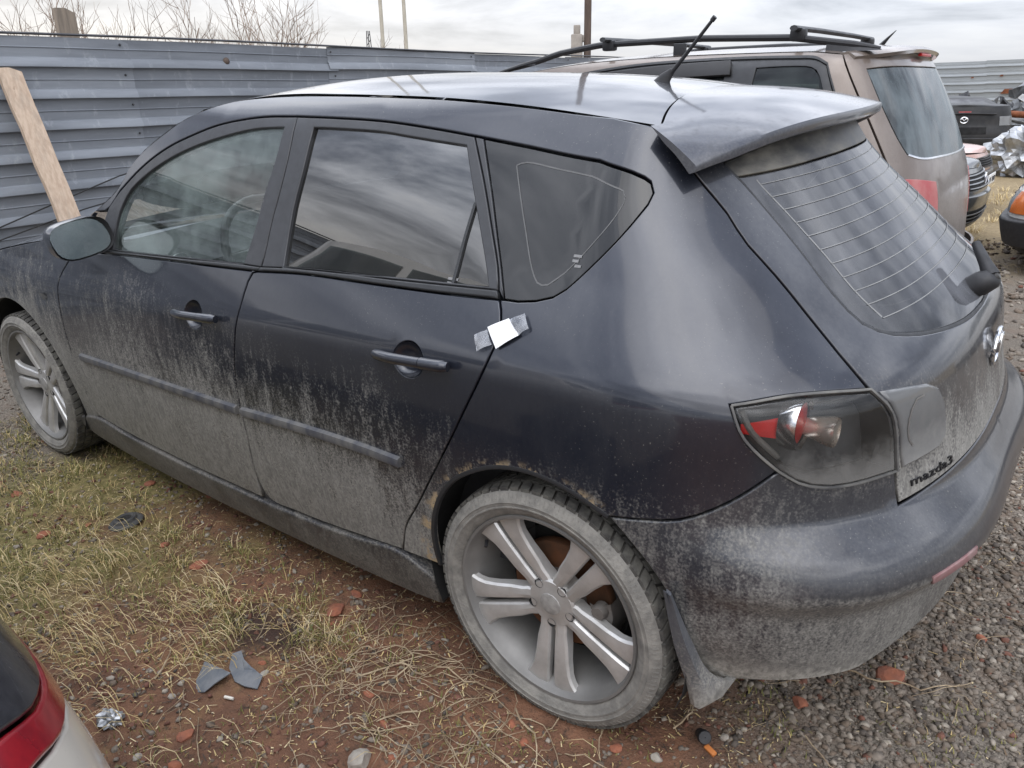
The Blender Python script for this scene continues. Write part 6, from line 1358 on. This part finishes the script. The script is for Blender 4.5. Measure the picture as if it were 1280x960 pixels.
bricks = [(-1.314, -.988, .030, 'orange brick piece beside straw left of the dark patch'), (-2.002, -.78, .028, 'brick piece near the sill of the front door'), (-1.716, -.692, .017, 'small brick piece in shadow under the rear door sill'), (-1.969, -1.204, .032, 'flat brick piece left of the rubber ring, outer one'), (-1.912, -1.073, .022, 'flat brick piece left of the rubber ring, inner one'), (-1.039, -1.023, .016, 'small brick piece between orange brick and dark patch'),
    (-.749, -.886, .036, 'broad brick piece right of the dark patch'), (-.756, -.799, .026, 'brick piece close under the sill above the dark patch'), (-.696, -1.417, .026, 'round orange brick piece below the plastic shards'), (-.627, -1.485, .022, 'orange brick piece at the bottom edge below the round one'), (-.708, -.937, .012, 'tiny red brick piece right of the dark patch'), (-.754, -1.147, .013, 'tiny brick piece right of the plastic shards'),
    (.657, -.243, .042, 'largest brick piece, under the rear bumper'), (.825, .047, .020, 'brick piece on gravel right of the bumper'), (.2, -.851, .020, 'brick piece at bottom edge near the rear tyre'), (-.315, -1.107, .015, 'small brick piece beside the pale stone'), (-.023, -.793, .018, 'brick piece just below the rear wheel'), (.008, -.956, .014, 'small brick piece between rear wheel and bottom edge'),
    (.5, -.463, .026, 'brick piece between mudflap and bumper corner'), (-.228, -1.164, .014, 'tiny brick piece right of the pale stone'), (-1.541, -.982, .022, 'brick piece right of the rubber ring'), (-2.397, -1.127, .030, 'brick piece at the left edge of the picture'), (-.414, -1.063, .016, 'small brick piece among the dead stems'), (-.052, -.924, .013, 'tiny brick piece below the rear wheel')]
for i, (x, y, s, lb) in enumerate(bricks): chunk('brick_fragment', x, y, s, i, m_brick, lb, 'brick', 'broken brick pieces on the ground', .38)
for i, (x, y, s, lb) in enumerate([(-.277, -1.221, .040, 'pale stone at the bottom edge left of the rear wheel'), (.289, -.822, .018, 'pale stone at the bottom edge under the mudflap'), (-.714, -1.172, .013, 'whitish pebble right of the plastic shards'), (-.844, -1.367, .014, 'whitish pebble left of the plastic shards'), (-.73, -1.523, .014, 'whitish pebble at the bottom edge by the beige car'), (.754, -.166, .012, 'white pebble on gravel near the big brick piece'), (.392, -.677, .016, 'flat pale stone right of the black cap')]):
    chunk('stone', x, y, s, 60+i, m_stone, lb, 'stone', 'pale loose stones', .55)
rg = MB().lathe([(.018, .004), (.020, .016), (.026, .020), (.033, .017), (.036, .010), (.047, .009), (.052, .004), (.050, 0), (.018, 0), (.018, .004)], 40, 'Z').build('rubber_ring', m_rubber, None, angle=40); rg.location = (-1.80, -.985, gz(-1.8, -.985)+.002); rg.scale = (1.18, 1.18, 1.3); rg.rotation_euler = (.10, -.08, 0); tag(rg, 'grey rubber ring lying flat on the ground near the sill', 'ring')
def shard(out, x, y, rz, lb, bend=.01):
    n = len(out); V = []; c = np.mean(out, 0)
    for d in (0, -.003):
        for f in (1., .5):
            for p in out: q = (c+(np.array(p)-c)*f)*1.45; V.append((q[0], q[1], .012+bend*math.sin(q[0]*45)+.010*(q[1]/.05)+d))
        V.append((c[0]*1.45, c[1]*1.45, .014+d))
    k = 2*n+1; F = [(i, (i+1) % n, n+(i+1) % n, n+i) for i in range(n)]+[(n+i, n+(i+1) % n, 2*n) for i in range(n)]; F += [tuple(k+q for q in f[::-1]) for f in F]+[((i+1) % n, i, k+i, k+(i+1) % n) for i in range(n)]
    o = mesh('plastic_shard', V, F, m_shard, None, angle=30); o.location = (x, y, gz(x, y)); o.rotation_euler = (0, 0, rz); return tag(o, lb, 'plastic', 'broken plastic shards')
ca, sa = math.cos(.65), math.sin(.65)
shard([(-.022, .040), (.004, .022), (.040, .004), (.028, -.012), (.018, -.022), (.004, -.034), (-.014, -.028), (-.024, -.002)], -.812, -1.275, .65, 'triangular grey plastic shard, left of the pair on the earth')
shard([(-.030, .050), (-.014, .056), (.000, .030), (.020, .008), (.046, -.008), (.044, -.036), (.020, -.034), (-.004, -.016), (-.026, .018)], -.758, -1.217, .65, 'long curved grey plastic shard, right of the pair on the earth')
cb = MB().tube([(-.013, 0, .005), (.013, 0, .005)], .0042, 10).build('cigarette_butt', m_filter, None, angle=50); cb.location = (-.706, -1.285, gz(-.706, -1.285)+.001); cb.rotation_euler = (0, 0, .35); tag(cb, 'white cigarette butt below the plastic shards', 'cigarette')
crumple('foil_scrap', (-.889, -1.505, gz(-.889, -1.505)+.012), .040, 8, m_foil, 'small crumpled silver foil scrap beside the beige car', 'foil', (1, .75, .5), 3, .5)
pc = MB().lathe([(.001, .034), (.014, .034), (.016, .030), (.016, .020), (.013, .018), (.0125, -.012), (.001, -.014)], 20, 'Z').build('bottle_top', m_black, None, angle=40); pc.location = (.35, -.713, gz(.35, -.713)+.014); pc.rotation_euler = (.9, .5, .3); tag(pc, 'black plastic cap lying near the mudflap', 'cap')
ob = MB().box((0, 0, 0), (.030, .013, .008), bev=.002).build('orange_chip', m_orangep, None, angle=40); ob.location = (.383, -.737, gz(.383, -.737)+.008); ob.rotation_euler = (.2, .1, -.35); tag(ob, 'orange plastic chip beside the black cap', 'plastic')
